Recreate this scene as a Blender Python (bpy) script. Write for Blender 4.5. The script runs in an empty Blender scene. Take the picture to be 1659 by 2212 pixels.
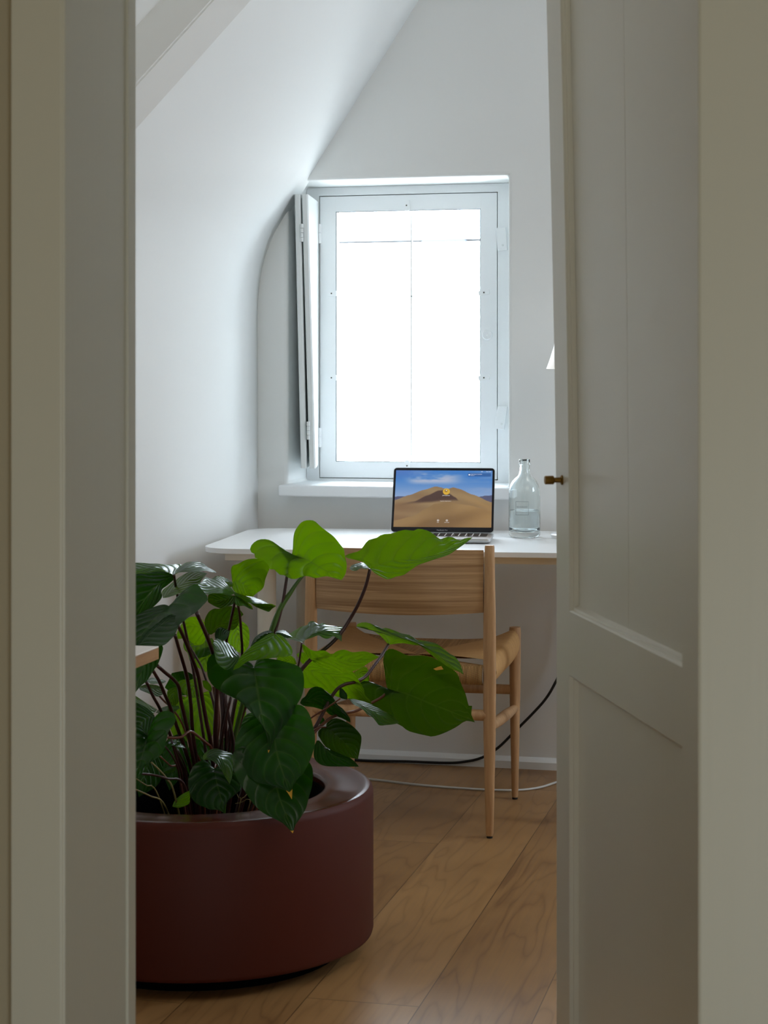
import bpy, bmesh, math, random
from mathutils import Vector, Matrix
random.seed(7)
S = bpy.context.scene
C = S.collection

# ------------------------------------------------------------------ camera, light, exposure
TH = math.atan(.24); CT, ST = math.cos(TH), math.sin(TH)
FP, CX, CY, EYE = 4050.0, 829.0, 825.0, 1.2        # focal length in pixels (1659x2212), horizon row, eye height
cam = bpy.data.cameras.new('camera'); cam_o = bpy.data.objects.new('camera', cam); C.objects.link(cam_o)
cam.sensor_fit = 'VERTICAL'; cam.sensor_height = 36; cam.lens = 36 * FP / 2212
cam.shift_y = -(1106 - CY) / 2212; cam.shift_x = (829.5 - CX) / 2212
cam_o.location = (0, 0, EYE); cam_o.rotation_euler = (math.pi / 2, 0, TH)
cam.dof.use_dof = True; cam.dof.focus_distance = 4.9; cam.dof.aperture_fstop = 13
cam.clip_start = .02
S.camera = cam_o
S.view_settings.view_transform = 'Standard'; S.view_settings.look = 'None'
S.view_settings.gamma = 1; S.view_settings.exposure = 0; S.view_settings.use_curve_mapping = False
S.cycles.use_denoising = True
S.cycles.max_bounces = 14; S.cycles.diffuse_bounces = 8; S.cycles.transmission_bounces = 12
S.cycles.transparent_max_bounces = 16; S.cycles.sample_clamp_indirect = 6
S.cycles.caustics_reflective = False; S.cycles.caustics_refractive = True

w = bpy.data.worlds.new('sky'); S.world = w; w.use_nodes = True
nt = w.node_tree; bg = nt.nodes['Background']
tc = nt.nodes.new('ShaderNodeTexCoord'); sx = nt.nodes.new('ShaderNodeSeparateXYZ')
mr = nt.nodes.new('ShaderNodeMapRange'); rp = nt.nodes.new('ShaderNodeValToRGB')
nt.links.new(tc.outputs['Generated'], sx.inputs[0]); nt.links.new(sx.outputs['Z'], mr.inputs[0])
mr.inputs[1].default_value = -1; mr.inputs[2].default_value = 1
nt.links.new(mr.outputs[0], rp.inputs[0]); nt.links.new(rp.outputs[0], bg.inputs[0])
rp.color_ramp.elements[0].color = (.75, .80, .84, 1); rp.color_ramp.elements[1].color = (.72, .85, 1, 1)
e = rp.color_ramp.elements.new(.5); e.color = (.85, .92, 1, 1)
bg.inputs[1].default_value = 30.0

def area(name, loc, target, sx_, sy_, power, col, portal=False):
    l = bpy.data.lights.new(name, 'AREA'); l.shape = 'RECTANGLE'; l.size = sx_; l.size_y = sy_
    l.energy = power; l.color = col; l.cycles.is_portal = portal
    o = bpy.data.objects.new(name, l); C.objects.link(o); o.location = loc
    o.rotation_euler = (Vector(target) - Vector(loc)).to_track_quat('-Z', 'Y').to_euler()
    return o
area('window_portal', (-1.343, 6.45, 1.358), (-1.343, 5, 1.358), .72, .98, 1, (1, 1, 1), True)
area('side_window_daylight', (2.1, 5.0, 1.75), (-1.8, 5.3, 2.5), .7, .9, 34, (.76, .87, 1))
area('room_warm_fill', (.6, 3.3, 2.4), (-.5, 4.6, .6), 1.2, 1.2, 7.5, (1, .88, .76))  # added warm fill in place of bounced light, no real lamp
area('hall_ceiling_lamp', (-.9, -.3, 2.25), (-.3, 1.6, 1.3), .7, .7, 5.0, (1, .86, .50))
area('hall_low_daylight', (.75, -.9, .4), (-.2, 2.0, .2), .8, .6, 25, (.87, .96, 1))

# ------------------------------------------------------------------ measuring helpers
def W(x, z, Z):                     # x to the side of, z ahead of the viewpoint, height Z
    return Vector((x * CT - z * ST, x * ST + z * CT, Z))
def at(px, py, z):                  # the point seen at a pixel, z ahead
    return W((px - CX) / FP * z, z, EYE - (py - CY) / FP * z)
def onY(px, py, Y):                 # ... on a plane parallel to the window wall
    t = (px - CX) / FP; z = Y / (CT + t * ST); return at(px, py, z)
def onZ(px, py, Z):                 # ... on a level plane
    return at(px, py, (EYE - Z) * FP / (py - CY))

# ------------------------------------------------------------------ mesh helpers
def link(name, bm, mat=None, parent=None, smooth=False, angle=None):
    bmesh.ops.recalc_face_normals(bm, faces=bm.faces)
    me = bpy.data.meshes.new(name); bm.to_mesh(me); bm.free()
    for p in me.polygons: p.use_smooth = smooth
    if angle is not None:
        for p in me.polygons: p.use_smooth = True
        me.set_sharp_from_angle(angle=math.radians(angle))
    o = bpy.data.objects.new(name, me); C.objects.link(o)
    for m in (mat if isinstance(mat, (list, tuple)) else [mat] if mat else []): me.materials.append(m)
    if parent is not None: o.parent = parent
    return o
def empty(name, loc, label=None, cat=None, rz=0, kind=None, group=None):
    o = bpy.data.objects.new(name, None); C.objects.link(o); o.location = loc; o.rotation_euler[2] = rz
    o.empty_display_size = .05
    return tag(o, label, cat, kind, group)
def tag(o, label=None, cat=None, kind=None, group=None):
    for k, v in (('label', label), ('category', cat), ('kind', kind), ('group', group)):
        if v: o[k] = v
    return o
def box(bm, x0, x1, y0, y1, z0, z1, bev=0, seg=2):
    r = bmesh.ops.create_cube(bm, size=1)
    for v in r['verts']:
        v.co = Vector((x0 + (v.co.x + .5) * (x1 - x0), y0 + (v.co.y + .5) * (y1 - y0), z0 + (v.co.z + .5) * (z1 - z0)))
    if bev:
        es = list({e for v in r['verts'] for e in v.link_edges})
        bmesh.ops.bevel(bm, geom=es, offset=bev, segments=seg, affect='EDGES', profile=.5)
def prism(bm, low, high):           # two loops of the same length, low then high, closed
    a = [bm.verts.new(p) for p in low]; b = [bm.verts.new(p) for p in high]; n = len(a)
    for i in range(n): bm.faces.new((a[i], a[(i + 1) % n], b[(i + 1) % n], b[i]))
    bm.faces.new(a[::-1]); bm.faces.new(b)
    return a + b
def cr(P, n):                       # Catmull-Rom resampling by length
    P = [Vector(p) for p in P]
    if len(P) == 2: return [P[0].lerp(P[1], i / (n - 1)) for i in range(n)]
    Q = [2 * P[0] - P[1]] + P + [2 * P[-1] - P[-2]]; D = []
    for i in range(1, len(Q) - 2):
        a, b, c, d = Q[i - 1:i + 3]
        for k in range(8):
            t = k / 8; t2, t3 = t * t, t * t * t
            D.append(.5 * ((2 * b) + (c - a) * t + (2 * a - 5 * b + 4 * c - d) * t2 + (3 * b - a - 3 * c + d) * t3))
    D.append(P[-1])
    L = [0]
    for i in range(1, len(D)): L.append(L[-1] + (D[i] - D[i - 1]).length)
    out = []; j = 0
    for i in range(n):
        s = L[-1] * i / (n - 1)
        while j < len(L) - 2 and L[j + 1] < s: j += 1
        f = (s - L[j]) / max(1e-9, L[j + 1] - L[j]); out.append(D[j].lerp(D[j + 1], min(1, max(0, f))))
    return out
def tube(bm, pts, radii, seg=8, n=None, cap=True):
    P = cr(pts, n or max(2, len(pts) * 5)); n = len(P)
    if not isinstance(radii, (list, tuple)): radii = [radii] * 2
    rings = []; up = Vector((.3, .2, 1)).normalized(); prev = None
    for i, p in enumerate(P):
        t = (P[min(i + 1, n - 1)] - P[max(i - 1, 0)]).normalized()
        u = (prev - t * prev.dot(t)) if prev is not None else t.cross(up)
        if u.length < 1e-4: u = t.cross(Vector((1, 0, 0)))
        u.normalize(); prev = u; v = t.cross(u)
        f = i / (n - 1) * (len(radii) - 1); k = min(int(f), len(radii) - 2); r = radii[k] + (radii[k + 1] - radii[k]) * (f - k)
        rings.append([bm.verts.new(p + r * (math.cos(a) * u + math.sin(a) * v)) for a in [2 * math.pi * q / seg for q in range(seg)]])
    for a, b in zip(rings, rings[1:]):
        for q in range(seg): bm.faces.new((a[q], a[(q + 1) % seg], b[(q + 1) % seg], b[q]))
    if cap: bm.faces.new(rings[0][::-1]); bm.faces.new(rings[-1])
def lathe(bm, prof, seg=48, c=(0, 0), close=False):
    rings = []
    for r, z in prof:
        if r < 1e-5: rings.append([bm.verts.new((c[0], c[1], z))])
        else: rings.append([bm.verts.new((c[0] + r * math.cos(2 * math.pi * q / seg), c[1] + r * math.sin(2 * math.pi * q / seg), z)) for q in range(seg)])
    pairs = list(zip(rings, rings[1:])) + ([(rings[-1], rings[0])] if close else [])
    for a, b in pairs:
        for q in range(seg):
            q2 = (q + 1) % seg
            if len(a) == 1 and len(b) == 1: continue
            if len(a) == 1: bm.faces.new((a[0], b[q2], b[q]))
            elif len(b) == 1: bm.faces.new((a[q], a[q2], b[0]))
            else: bm.faces.new((a[q], a[q2], b[q2], b[q]))
def move(bm, M):
    bmesh.ops.transform(bm, matrix=M, verts=bm.verts)

# ------------------------------------------------------------------ materials
def lin(r, g, b):
    f = lambda c: (c / 255 / 12.92) if c / 255 <= .04045 else ((c / 255 + .055) / 1.055) ** 2.4
    return (f(r), f(g), f(b), 1)
class Mt:
    def __init__(s, name, col=(.8, .8, .8, 1), rough=.5, metal=0, spec=.5):
        s.m = bpy.data.materials.new(name); s.m.use_nodes = True; s.t = s.m.node_tree
        s.b = s.t.nodes['Principled BSDF']; s.set('Base Color', col); s.set('Roughness', rough); s.set('Metallic', metal)
        s.set('Specular IOR Level', spec)
    def set(s, k, v): s.b.inputs[k].default_value = v
    def n(s, t, **kw):
        n = s.t.nodes.new('ShaderNode' + t)
        for k, v in kw.items():
            if k.startswith('i'): n.inputs[int(k[1:])].default_value = v
            else: setattr(n, k, v)
        return n
    def l(s, a, b): s.t.links.new(a, b)
    def math(s, op, a, b=None, c=None):
        n = s.n('Math', operation=op)
        for i, v in enumerate((a, b, c)):
            if v is None: continue
            if isinstance(v, (int, float)): n.inputs[i].default_value = v
            else: s.l(v, n.inputs[i])
        return n.outputs[0]
    def bump(s, h, strength=.3, dist=.001):
        n = s.n('Bump'); n.inputs['Strength'].default_value = strength; n.inputs['Distance'].default_value = dist
        s.l(h, n.inputs['Height']); s.l(n.outputs[0], s.b.inputs['Normal'])
    def ramp(s, f, stops):
        r = s.n('ValToRGB'); s.l(f, r.inputs[0]); cr_ = r.color_ramp
        cr_.elements[0].position, cr_.elements[0].color = stops[0]; cr_.elements[1].position, cr_.elements[1].color = stops[-1]
        for p, c_ in stops[1:-1]:
            e = cr_.elements.new(p); e.color = c_
        return r.outputs[0]

def plaster(name, col, rough=.75, amp=.25):
    m = Mt(name, col, rough, spec=.25)
    tc = m.n('TexCoord'); a = m.n('TexNoise'); a.inputs['Scale'].default_value = 7; a.inputs['Detail'].default_value = 6
    m.l(tc.outputs['Object'], a.inputs['Vector']); m.bump(a.outputs[0], amp, .006)
    return m.m
def painted(name, col, rough=.4, brush=True):
    m = Mt(name, col, rough, spec=.4)
    tc = m.n('TexCoord'); mp = m.n('Mapping'); mp.inputs['Scale'].default_value = (60, 60, 1.2)
    a = m.n('TexNoise'); a.inputs['Scale'].default_value = 2; a.inputs['Detail'].default_value = 5
    m.l(tc.outputs['Object'], mp.inputs[0]); m.l(mp.outputs[0], a.inputs['Vector'])
    if brush: m.bump(a.outputs[0], .25, .001)
    return m.m
def oak(name, light, dark, scale=(3, 3, 40), rough=.5, axis_bands=14):
    m = Mt(name, light, rough, spec=.35)
    tc = m.n('TexCoord'); mp = m.n('Mapping'); mp.inputs['Scale'].default_value = scale
    a = m.n('TexNoise'); a.inputs['Scale'].default_value = 1.6; a.inputs['Detail'].default_value = 7; a.inputs['Roughness'].default_value = .62
    a.inputs['Distortion'].default_value = .5
    m.l(tc.outputs['Object'], mp.inputs[0]); m.l(mp.outputs[0], a.inputs['Vector'])
    m.l(m.ramp(a.outputs[0], [(.3, dark), (.52, tuple(.5 * (x + y) for x, y in zip(light, dark))), (.68, light)]), m.b.inputs['Base Color'])
    m.bump(a.outputs[0], .12, .001)
    return m.m

M = {}
M['wall'] = plaster('white_plaster', lin(232, 234, 233))
M['wall_low'] = M['wall']
M['hall'] = plaster('hall_paint', lin(176, 166, 142), .6, .1)
M['casing'] = painted('casing_paint', lin(204, 202, 187), .42)
M['door'] = painted('door_paint', lin(222, 220, 210), .33)
M['winpaint'] = painted('window_paint', lin(236, 239, 241), .35, False)
M['gap'] = Mt('shadow_gap', lin(60, 56, 52), .9).m
M['shutter'] = painted('shutter_paint', lin(222, 226, 226), .4)
M['brass'] = Mt('brass', lin(138, 104, 48), .45, 1).m
M['screw'] = Mt('screw_metal', lin(90, 88, 80), .4, 1).m
M['desktop'] = Mt('white_laminate', lin(236, 236, 236), .3, spec=.45).m
M['birch'] = oak('birch_apron', lin(246, 240, 228), lin(238, 230, 214), (4, 4, 60), .5)
M['cream'] = Mt('cream_lacquer', lin(214, 208, 194), .45).m
M['oak_chair'] = oak('soaped_oak', lin(204, 166, 124), lin(170, 130, 90), (34, 34, 2.2), .5)
M['oak_back'] = oak('soaped_oak_veneer', lin(196, 160, 118), lin(142, 106, 70), (1.3, 3, 80), .42)
M['oak_edge'] = oak('oak_ply_edge', lin(188, 146, 100), lin(140, 100, 62), (2, 2, 60), .5)
M['shelf_top'] = Mt('pale_laminate', lin(222, 212, 202), .5).m
M['black_rubber'] = Mt('black_rubber', lin(18, 17, 17), .55).m
M['white_cable'] = Mt('white_cable', lin(205, 205, 200), .45).m
M['alu'] = Mt('silver_aluminium', lin(205, 208, 210), .32, .85).m
M['bezel'] = Mt('black_glass_bezel', lin(22, 20, 26), .25, spec=.3).m
M['keys'] = Mt('black_keys', lin(14, 14, 16), .5).m
M['soil'] = Mt('dark_soil', lin(13, 10, 8), .95).m
M['liner'] = Mt('black_liner', lin(6, 5, 5), 1, spec=.05).m
M['stem_pale'] = Mt('dry_stem', lin(128, 112, 62), .5).m

# floor boards: 0.225 m wide, running towards the window
def floor_mat():
    m = Mt('oak_floorboards', rough=.36, spec=.42)
    tc = m.n('TexCoord'); sp = m.n('SeparateXYZ'); m.l(tc.outputs['Object'], sp.inputs[0])
    X, Y = sp.outputs[0], sp.outputs[1]
    u = m.math('DIVIDE', m.math('ADD', X, .774), .225); pid = m.math('FLOOR', u); fu = m.math('SUBTRACT', u, pid)
    wn = m.n('TexWhiteNoise', noise_dimensions='1D'); m.l(pid, wn.inputs['W']); rnd = wn.outputs['Value']
    v = m.math('ADD', m.math('DIVIDE', Y, 1.95), m.math('MULTIPLY', rnd, 7.3)); vid = m.math('FLOOR', v); fv = m.math('SUBTRACT', v, vid)
    w2 = m.n('TexWhiteNoise', noise_dimensions='2D'); cv = m.n('CombineXYZ'); m.l(pid, cv.inputs[0]); m.l(vid, cv.inputs[1]); m.l(cv.outputs[0], w2.inputs['Vector'])
    r2 = w2.outputs['Value']
    # grain: contour lines of a stretched noise field give cathedral figures
    gv = m.n('CombineXYZ'); m.l(m.math('ADD', m.math('MULTIPLY', X, 4.2), m.math('MULTIPLY', r2, 31)), gv.inputs[0]); m.l(m.math('MULTIPLY', Y, .62), gv.inputs[1]); m.l(r2, gv.inputs[2])
    n1 = m.n('TexNoise'); n1.inputs['Scale'].default_value = 1.15; n1.inputs['Detail'].default_value = 3; n1.inputs['Distortion'].default_value = .3; m.l(gv.outputs[0], n1.inputs['Vector'])
    rings = m.math('FRACT', m.math('MULTIPLY', n1.outputs[0], 15)); tri = m.math('ABSOLUTE', m.math('SUBTRACT', rings, .5))
    fvv = m.n('CombineXYZ'); m.l(m.math('MULTIPLY', X, 150), fvv.inputs[0]); m.l(m.math('MULTIPLY', Y, 5), fvv.inputs[1]); m.l(r2, fvv.inputs[2])
    n2 = m.n('TexNoise'); n2.inputs['Scale'].default_value = 1; n2.inputs['Detail'].default_value = 4; m.l(fvv.outputs[0], n2.inputs['Vector'])
    n3 = m.n('TexNoise'); n3.inputs['Scale'].default_value = 3.2; n3.inputs['Detail'].default_value = 3; m.l(tc.outputs['Object'], n3.inputs['Vector'])
    f = m.math('ADD', m.math('MULTIPLY', m.math('POWER', m.math('MULTIPLY', tri, 2), 4.0), -.13), m.math('MULTIPLY', n2.outputs[0], .28))
    f = m.math('ADD', f, m.math('MULTIPLY', n3.outputs[0], .34)); f = m.math('ADD', f, m.math('MULTIPLY', m.math('SUBTRACT', r2, .5), .18))
    col = m.ramp(f, [(.05, lin(120, 84, 50)), (.22, lin(148, 110, 68)), (.4, lin(168, 128, 82)), (.6, lin(184, 146, 98))])
    vo = m.n('TexVoronoi'); vo.inputs['Scale'].default_value = 3.1; vo.inputs['Randomness'].default_value = 1
    sv = m.n('CombineXYZ'); m.l(X, sv.inputs[0]); m.l(m.math('MULTIPLY', Y, .6), sv.inputs[1]); m.l(sv.outputs[0], vo.inputs['Vector'])
    knot = m.math('SUBTRACT', 1, m.math('MINIMUM', 1, m.math('MULTIPLY', vo.outputs['Distance'], 16)))
    knot = m.math('MAXIMUM', knot, 0)
    e1 = m.math('MINIMUM', fu, m.math('SUBTRACT', 1, fu)); e2 = m.math('MINIMUM', fv, m.math('SUBTRACT', 1, fv))
    gap = m.math('MAXIMUM', m.math('LESS_THAN', e1, .0055), m.math('LESS_THAN', e2, .0007))
    dk = m.math('MAXIMUM', m.math('MULTIPLY', knot, .7), m.math('MULTIPLY', gap, .62))
    mx = m.n('Mix', data_type='RGBA'); m.l(dk, mx.inputs['Factor']); m.l(col, mx.inputs['A']); mx.inputs['B'].default_value = lin(58, 38, 24)
    m.l(mx.outputs['Result'], m.b.inputs['Base Color'])
    m.bump(m.math('SUBTRACT', m.math('MULTIPLY', n2.outputs[0], .2), gap), .35, .0015)
    m.l(m.math('ADD', .3, m.math('MULTIPLY', n2.outputs[0], .16)), m.b.inputs['Roughness'])
    return m.m
M['floor'] = floor_mat()

def cord_mat(name='paper_cord', lo=lin(58, 36, 18), mid=lin(160, 120, 74), k=1.0):
    m = Mt(name, rough=.7, spec=.2)
    uv = m.n('UVMap', uv_map='cord'); sp = m.n('SeparateXYZ'); m.l(uv.outputs[0], sp.inputs[0])
    ph = m.math('MULTIPLY', sp.outputs[0], 1 / .0040); fr = m.math('FRACT', ph)
    h = m.math('POWER', m.math('SINE', m.math('MULTIPLY', fr, math.pi)), .6)
    tw = m.math('SINE', m.math('ADD', m.math('MULTIPLY', sp.outputs[1], 1500), m.math('MULTIPLY', ph, 2.0)))
    h2 = m.math('ADD', h, m.math('MULTIPLY', tw, .09))
    wn = m.n('TexWhiteNoise', noise_dimensions='1D'); m.l(m.math('FLOOR', ph), wn.inputs['W'])
    f = m.math('ADD', m.math('MULTIPLY', h2, .8), m.math('MULTIPLY', wn.outputs['Value'], .2))
    m.l(m.ramp(f, [(.22, lo), (.58, mid), (.95, lin(206, 164, 110))]), m.b.inputs['Base Color'])
    m.bump(h2, k, .002)
    return m.m
M['cord'] = cord_mat(); M['cord_pale'] = cord_mat('pale_paper_cord', lin(158, 118, 72), lin(190, 148, 96), .35)  # side sectors: same cord, paler, with less groove shade painted into the colour

def burgundy(name, rough):
    m = Mt(name, lin(73, 25, 12), rough, spec=.25); m.set('Coat Weight', .0)
    return m.m
M['planter'] = burgundy('burgundy_lacquer', .58); M['rim'] = burgundy('burgundy_lacquer_rim', .24)

def stem_mat(name, col):
    m = Mt(name, col, .36, spec=.5); return m.m
M['stem'] = stem_mat('dark_red_petiole', lin(54, 22, 17)); M['stem_brown'] = stem_mat('brown_petiole', lin(104, 58, 40)); M['spear'] = stem_mat('rolled_green_leaf', lin(64, 96, 30))

def leaf_mat(name, top, glow, fac):
    m = Mt(name, top, .3, spec=.27)
    uv = m.n('UVMap', uv_map='leaf'); sp = m.n('SeparateXYZ'); m.l(uv.outputs[0], sp.inputs[0])
    s_, w_ = sp.outputs[0], m.math('ABSOLUTE', m.math('SUBTRACT', m.math('MULTIPLY', sp.outputs[1], 2), 1))
    ph = m.math('SUBTRACT', m.math('MULTIPLY', s_, 6.5), m.math('MULTIPLY', m.math('POWER', w_, 1.15), 2.5))
    tri = m.math('ABSOLUTE', m.math('SUBTRACT', m.math('FRACT', ph), .5))         # 0 mid panel .. .5 at the vein
    vein = m.math('POWER', m.math('MULTIPLY', tri, 2), 9); rib = m.math('SUBTRACT', 1, m.math('SMOOTH_MIN', 1, m.math('MULTIPLY', w_, 26), .2))
    vein = m.math('MAXIMUM', m.math('MULTIPLY', vein, m.math('SUBTRACT', .75, m.math('MULTIPLY', w_, .6))), rib)
    oi = m.n('ObjectInfo'); ns = m.n('TexNoise'); ns.inputs['Scale'].default_value = 22; tc = m.n('TexCoord'); m.l(tc.outputs['Object'], ns.inputs['Vector'])
    def var(c, amt):
        hs = m.n('HueSaturation'); hs.inputs['Color'].default_value = c
        m.l(m.math('ADD', 1 - amt / 2, m.math('MULTIPLY', oi.outputs['Random'], amt)), hs.inputs['Value'])
        m.l(m.math('ADD', .492, m.math('MULTIPLY', ns.outputs[0], .02)), hs.inputs['Hue']); return hs.outputs[0]
    ca, cb = var(top, .35), var(glow, .3)
    mx = m.n('Mix', data_type='RGBA'); m.l(m.math('MULTIPLY', vein, .55), mx.inputs['Factor']); m.l(ca, mx.inputs['A']); mx.inputs['B'].default_value = lin(84, 112, 52)
    m.l(mx.outputs['Result'], m.b.inputs['Base Color'])
    tr = m.n('BsdfTranslucent'); mt = m.n('Mix', data_type='RGBA'); m.l(m.math('MULTIPLY', vein, .5), mt.inputs['Factor']); m.l(cb, mt.inputs['A']); mt.inputs['B'].default_value = lin(70, 90, 20)
    m.l(mt.outputs['Result'], tr.inputs['Color'])
    ms = m.n('MixShader'); ms.inputs[0].default_value = fac
    m.l(m.b.outputs[0], ms.inputs[1]); m.l(tr.outputs[0], ms.inputs[2]); m.l(ms.outputs[0], m.t.nodes['Material Output'].inputs['Surface'])
    m.bump(m.math('SUBTRACT', 1, m.math('POWER', m.math('MULTIPLY', tri, 2), 2.2)), .55, .0035)
    m.l(m.b.inputs['Normal'].links[0].from_socket, tr.inputs['Normal'])
    return m.m
M['leaf'] = leaf_mat('heart_leaf', lin(26, 72, 10), lin(128, 172, 4), .42)
M['leaf_dark'] = leaf_mat('heart_leaf_dark', lin(18, 52, 9), lin(56, 116, 6), .22)  # darker, less translucent variant of the leaf
M['leaf_mid'] = leaf_mat('heart_leaf_mid', lin(24, 64, 8), lin(76, 108, 4), .28)  # variant between the other two in tone and translucency
M['tip'] = Mt('yellow_leaf_tip', lin(214, 160, 40), .5).m

def glass_mat(name, col, rough=0, ior=1.45):
    m = bpy.data.materials.new(name); m.use_nodes = True; t = m.node_tree; t.nodes.clear()
    o = t.nodes.new('ShaderNodeOutputMaterial'); g = t.nodes.new('ShaderNodeBsdfGlass')
    g.inputs['Color'].default_value = col; g.inputs['Roughness'].default_value = rough; g.inputs['IOR'].default_value = ior
    t.links.new(g.outputs[0], o.inputs[0]); return m
M['bottle'] = glass_mat('clear_glass', (.97, .99, .99, 1)); M['water'] = glass_mat('water', (.96, .985, 1, 1), 0, 1.33)
def pane_mat():
    m = bpy.data.materials.new('window_glass'); m.use_nodes = True; t = m.node_tree; t.nodes.clear()
    o = t.nodes.new('ShaderNodeOutputMaterial'); a = t.nodes.new('ShaderNodeBsdfTransparent'); g = t.nodes.new('ShaderNodeBsdfGlossy'); g.inputs['Roughness'].default_value = .02
    a.inputs[0].default_value = (.97, .985, .985, 1); mx = t.nodes.new('ShaderNodeMixShader'); mx.inputs[0].default_value = .05
    t.links.new(a.outputs[0], mx.inputs[1]); t.links.new(g.outputs[0], mx.inputs[2]); t.links.new(mx.outputs[0], o.inputs[0]); return m
M['pane'] = pane_mat()
M['etch'] = Mt('grey_print', lin(120, 135, 140), .6).m

# ------------------------------------------------------------------ the setting
YB = 5.766                                            # inner face of the window wall
XL = -1.80
bm = bmesh.new(); box(bm, -2.2, 2.6, -2.2, 6.3, -.12, 0)
tag(link('floor', bm, M['floor']), 'wide oak floorboards running towards the window', 'floor', 'structure')

# window wall with the niche cut out
NX0, NX1, NZ0, NZ1 = -1.700, -.986, .872, 1.844
bm = bmesh.new(); xs = [-2.1, NX0, NX1, 2.5]; zs = [0, NZ0, NZ1, 3.4]
for yy, flip in ((YB, False), (6.42, True)):  # outer face pushed out: the unseen deep reveal narrows the daylight
    vs = [[bm.verts.new((x, yy, z)) for z in zs] for x in xs]
    for i in range(3):
        for j in range(3):
            if (i, j) == (1, 1): continue
            bm.faces.new((vs[i][j], vs[i + 1][j], vs[i + 1][j + 1], vs[i][j + 1]))
    if yy == YB: va = vs
for p, q in (((1, 1), (2, 1)), ((2, 1), (2, 2)), ((2, 2), (1, 2)), ((1, 2), (1, 1))):
    bm.faces.new((va[p[0]][p[1]], va[q[0]][q[1]], vs[q[0]][q[1]], vs[p[0]][p[1]]))
bd = [(i, 0) for i in range(4)] + [(3, j) for j in (1, 2, 3)] + [(i, 3) for i in (2, 1, 0)] + [(0, j) for j in (2, 1)]
for p, q in zip(bd, bd[1:] + bd[:1]):
    bm.faces.new((va[p[0]][p[1]], va[q[0]][q[1]], vs[q[0]][q[1]], vs[p[0]][p[1]]))
o = link('wall_back', bm, M['wall'], angle=35); tag(o, 'white plastered gable wall around the deep window niche', 'wall', 'structure')
b = o.modifiers.new('bevel', 'BEVEL'); b.width = .012; b.segments = 4; b.limit_method = 'ANGLE'; b.angle_limit = math.radians(60)

# side wall that curves over into the sloping ceiling: profile read on the window wall
prof = [(XL, 0.0), (XL, .6), (XL, 1.0), (XL, 1.30)]
for px, py in ((556.5, 690), (559, 630), (568, 572), (586, 518), (611, 472), (661, 392)):
    p = onY(px, py, YB); prof.append((p.x, p.z))
p9 = Vector(prof[-1]); prof.append((p9.x + .62, p9.y + .62 * 1.523)); 
P2 = [Vector((x, z, 0)) for x, z in prof]
P3 = P2[:3] + cr(P2[3:-1], 28) + cr(P2[-2:], 3)[1:]
bm = bmesh.new(); rows = []
ys = [2.2 + i * (YB + .03 - 2.2) / 20 for i in range(21)]
for y in ys: rows.append([bm.verts.new((q.x, y, q.y)) for q in P3])
for a, b_ in zip(rows, rows[1:]):
    for i in range(len(P3) - 1): bm.faces.new((a[i], a[i + 1], b_[i + 1], b_[i]))
o = link('wall_left', bm, M['wall'], smooth=True); tag(o, 'white side wall curving over into the attic slope', 'wall', 'structure')
sol = o.modifiers.new('thick', 'SOLIDIFY'); sol.thickness = .12; sol.offset = 1
# flat ceiling beyond the slope, other side of the attic room, hall
top = P3[-1]
bm = bmesh.new(); box(bm, top.x - .1, 2.5, 2.0, 6.0, top.y - .02, top.y + .12)
tag(link('ceiling', bm, M['wall']), 'white attic ceiling above the slope', 'ceiling', 'structure')
bm = bmesh.new(); box(bm, 2.2, 2.34, 2.0, 6.0, 0, top.y)
tag(link('wall_right', bm, M['wall']), 'white wall on the far side of the open door', 'wall', 'structure')
# rafter lying on the slope
p0 = Vector((-1.5377, 3.984, 1.994)); mm = Vector((1.523, 0, -1)).normalized(); dd = Vector((1, .93, 1.523)).normalized(); uu = Vector((-.2495, .8907, -.38))
bm = bmesh.new()
a0, a1 = p0 - dd * .42, p0 + dd * .62
lo = [a0 - mm * .03, a0 + mm * .094, a0 + mm * .126 + uu * .094, a0 - mm * .03 + uu * .094]
hi = [a1 - mm * .03, a1 + mm * .094, a1 + mm * .126 + uu * .094, a1 - mm * .03 + uu * .094]
prism(bm, lo, hi); bmesh.ops.bevel(bm, geom=list(bm.edges), offset=.004, segments=2, affect='EDGES')
tag(link('trim_1', bm, M['wall']), 'white painted rafter crossing the attic slope', 'rafter', 'structure')
# skirting
bm = bmesh.new()
q = [(0, 0), (0, -.014), (.022, -.013), (.030, -.006), (.036, 0)]
prism(bm, [(XL, YB + y, z) for z, y in q], [(2.2, YB + y, z) for z, y in q])
tag(link('baseboard_back', bm, M['wall']), 'low white skirting under the window wall', 'baseboard', 'structure')
bm = bmesh.new(); prism(bm, [(XL - y, 2.2, z) for z, y in q], [(XL - y, YB, z) for z, y in q])
tag(link('baseboard_left', bm, M['wall']), 'low white skirting along the side wall', 'baseboard', 'structure')

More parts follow.
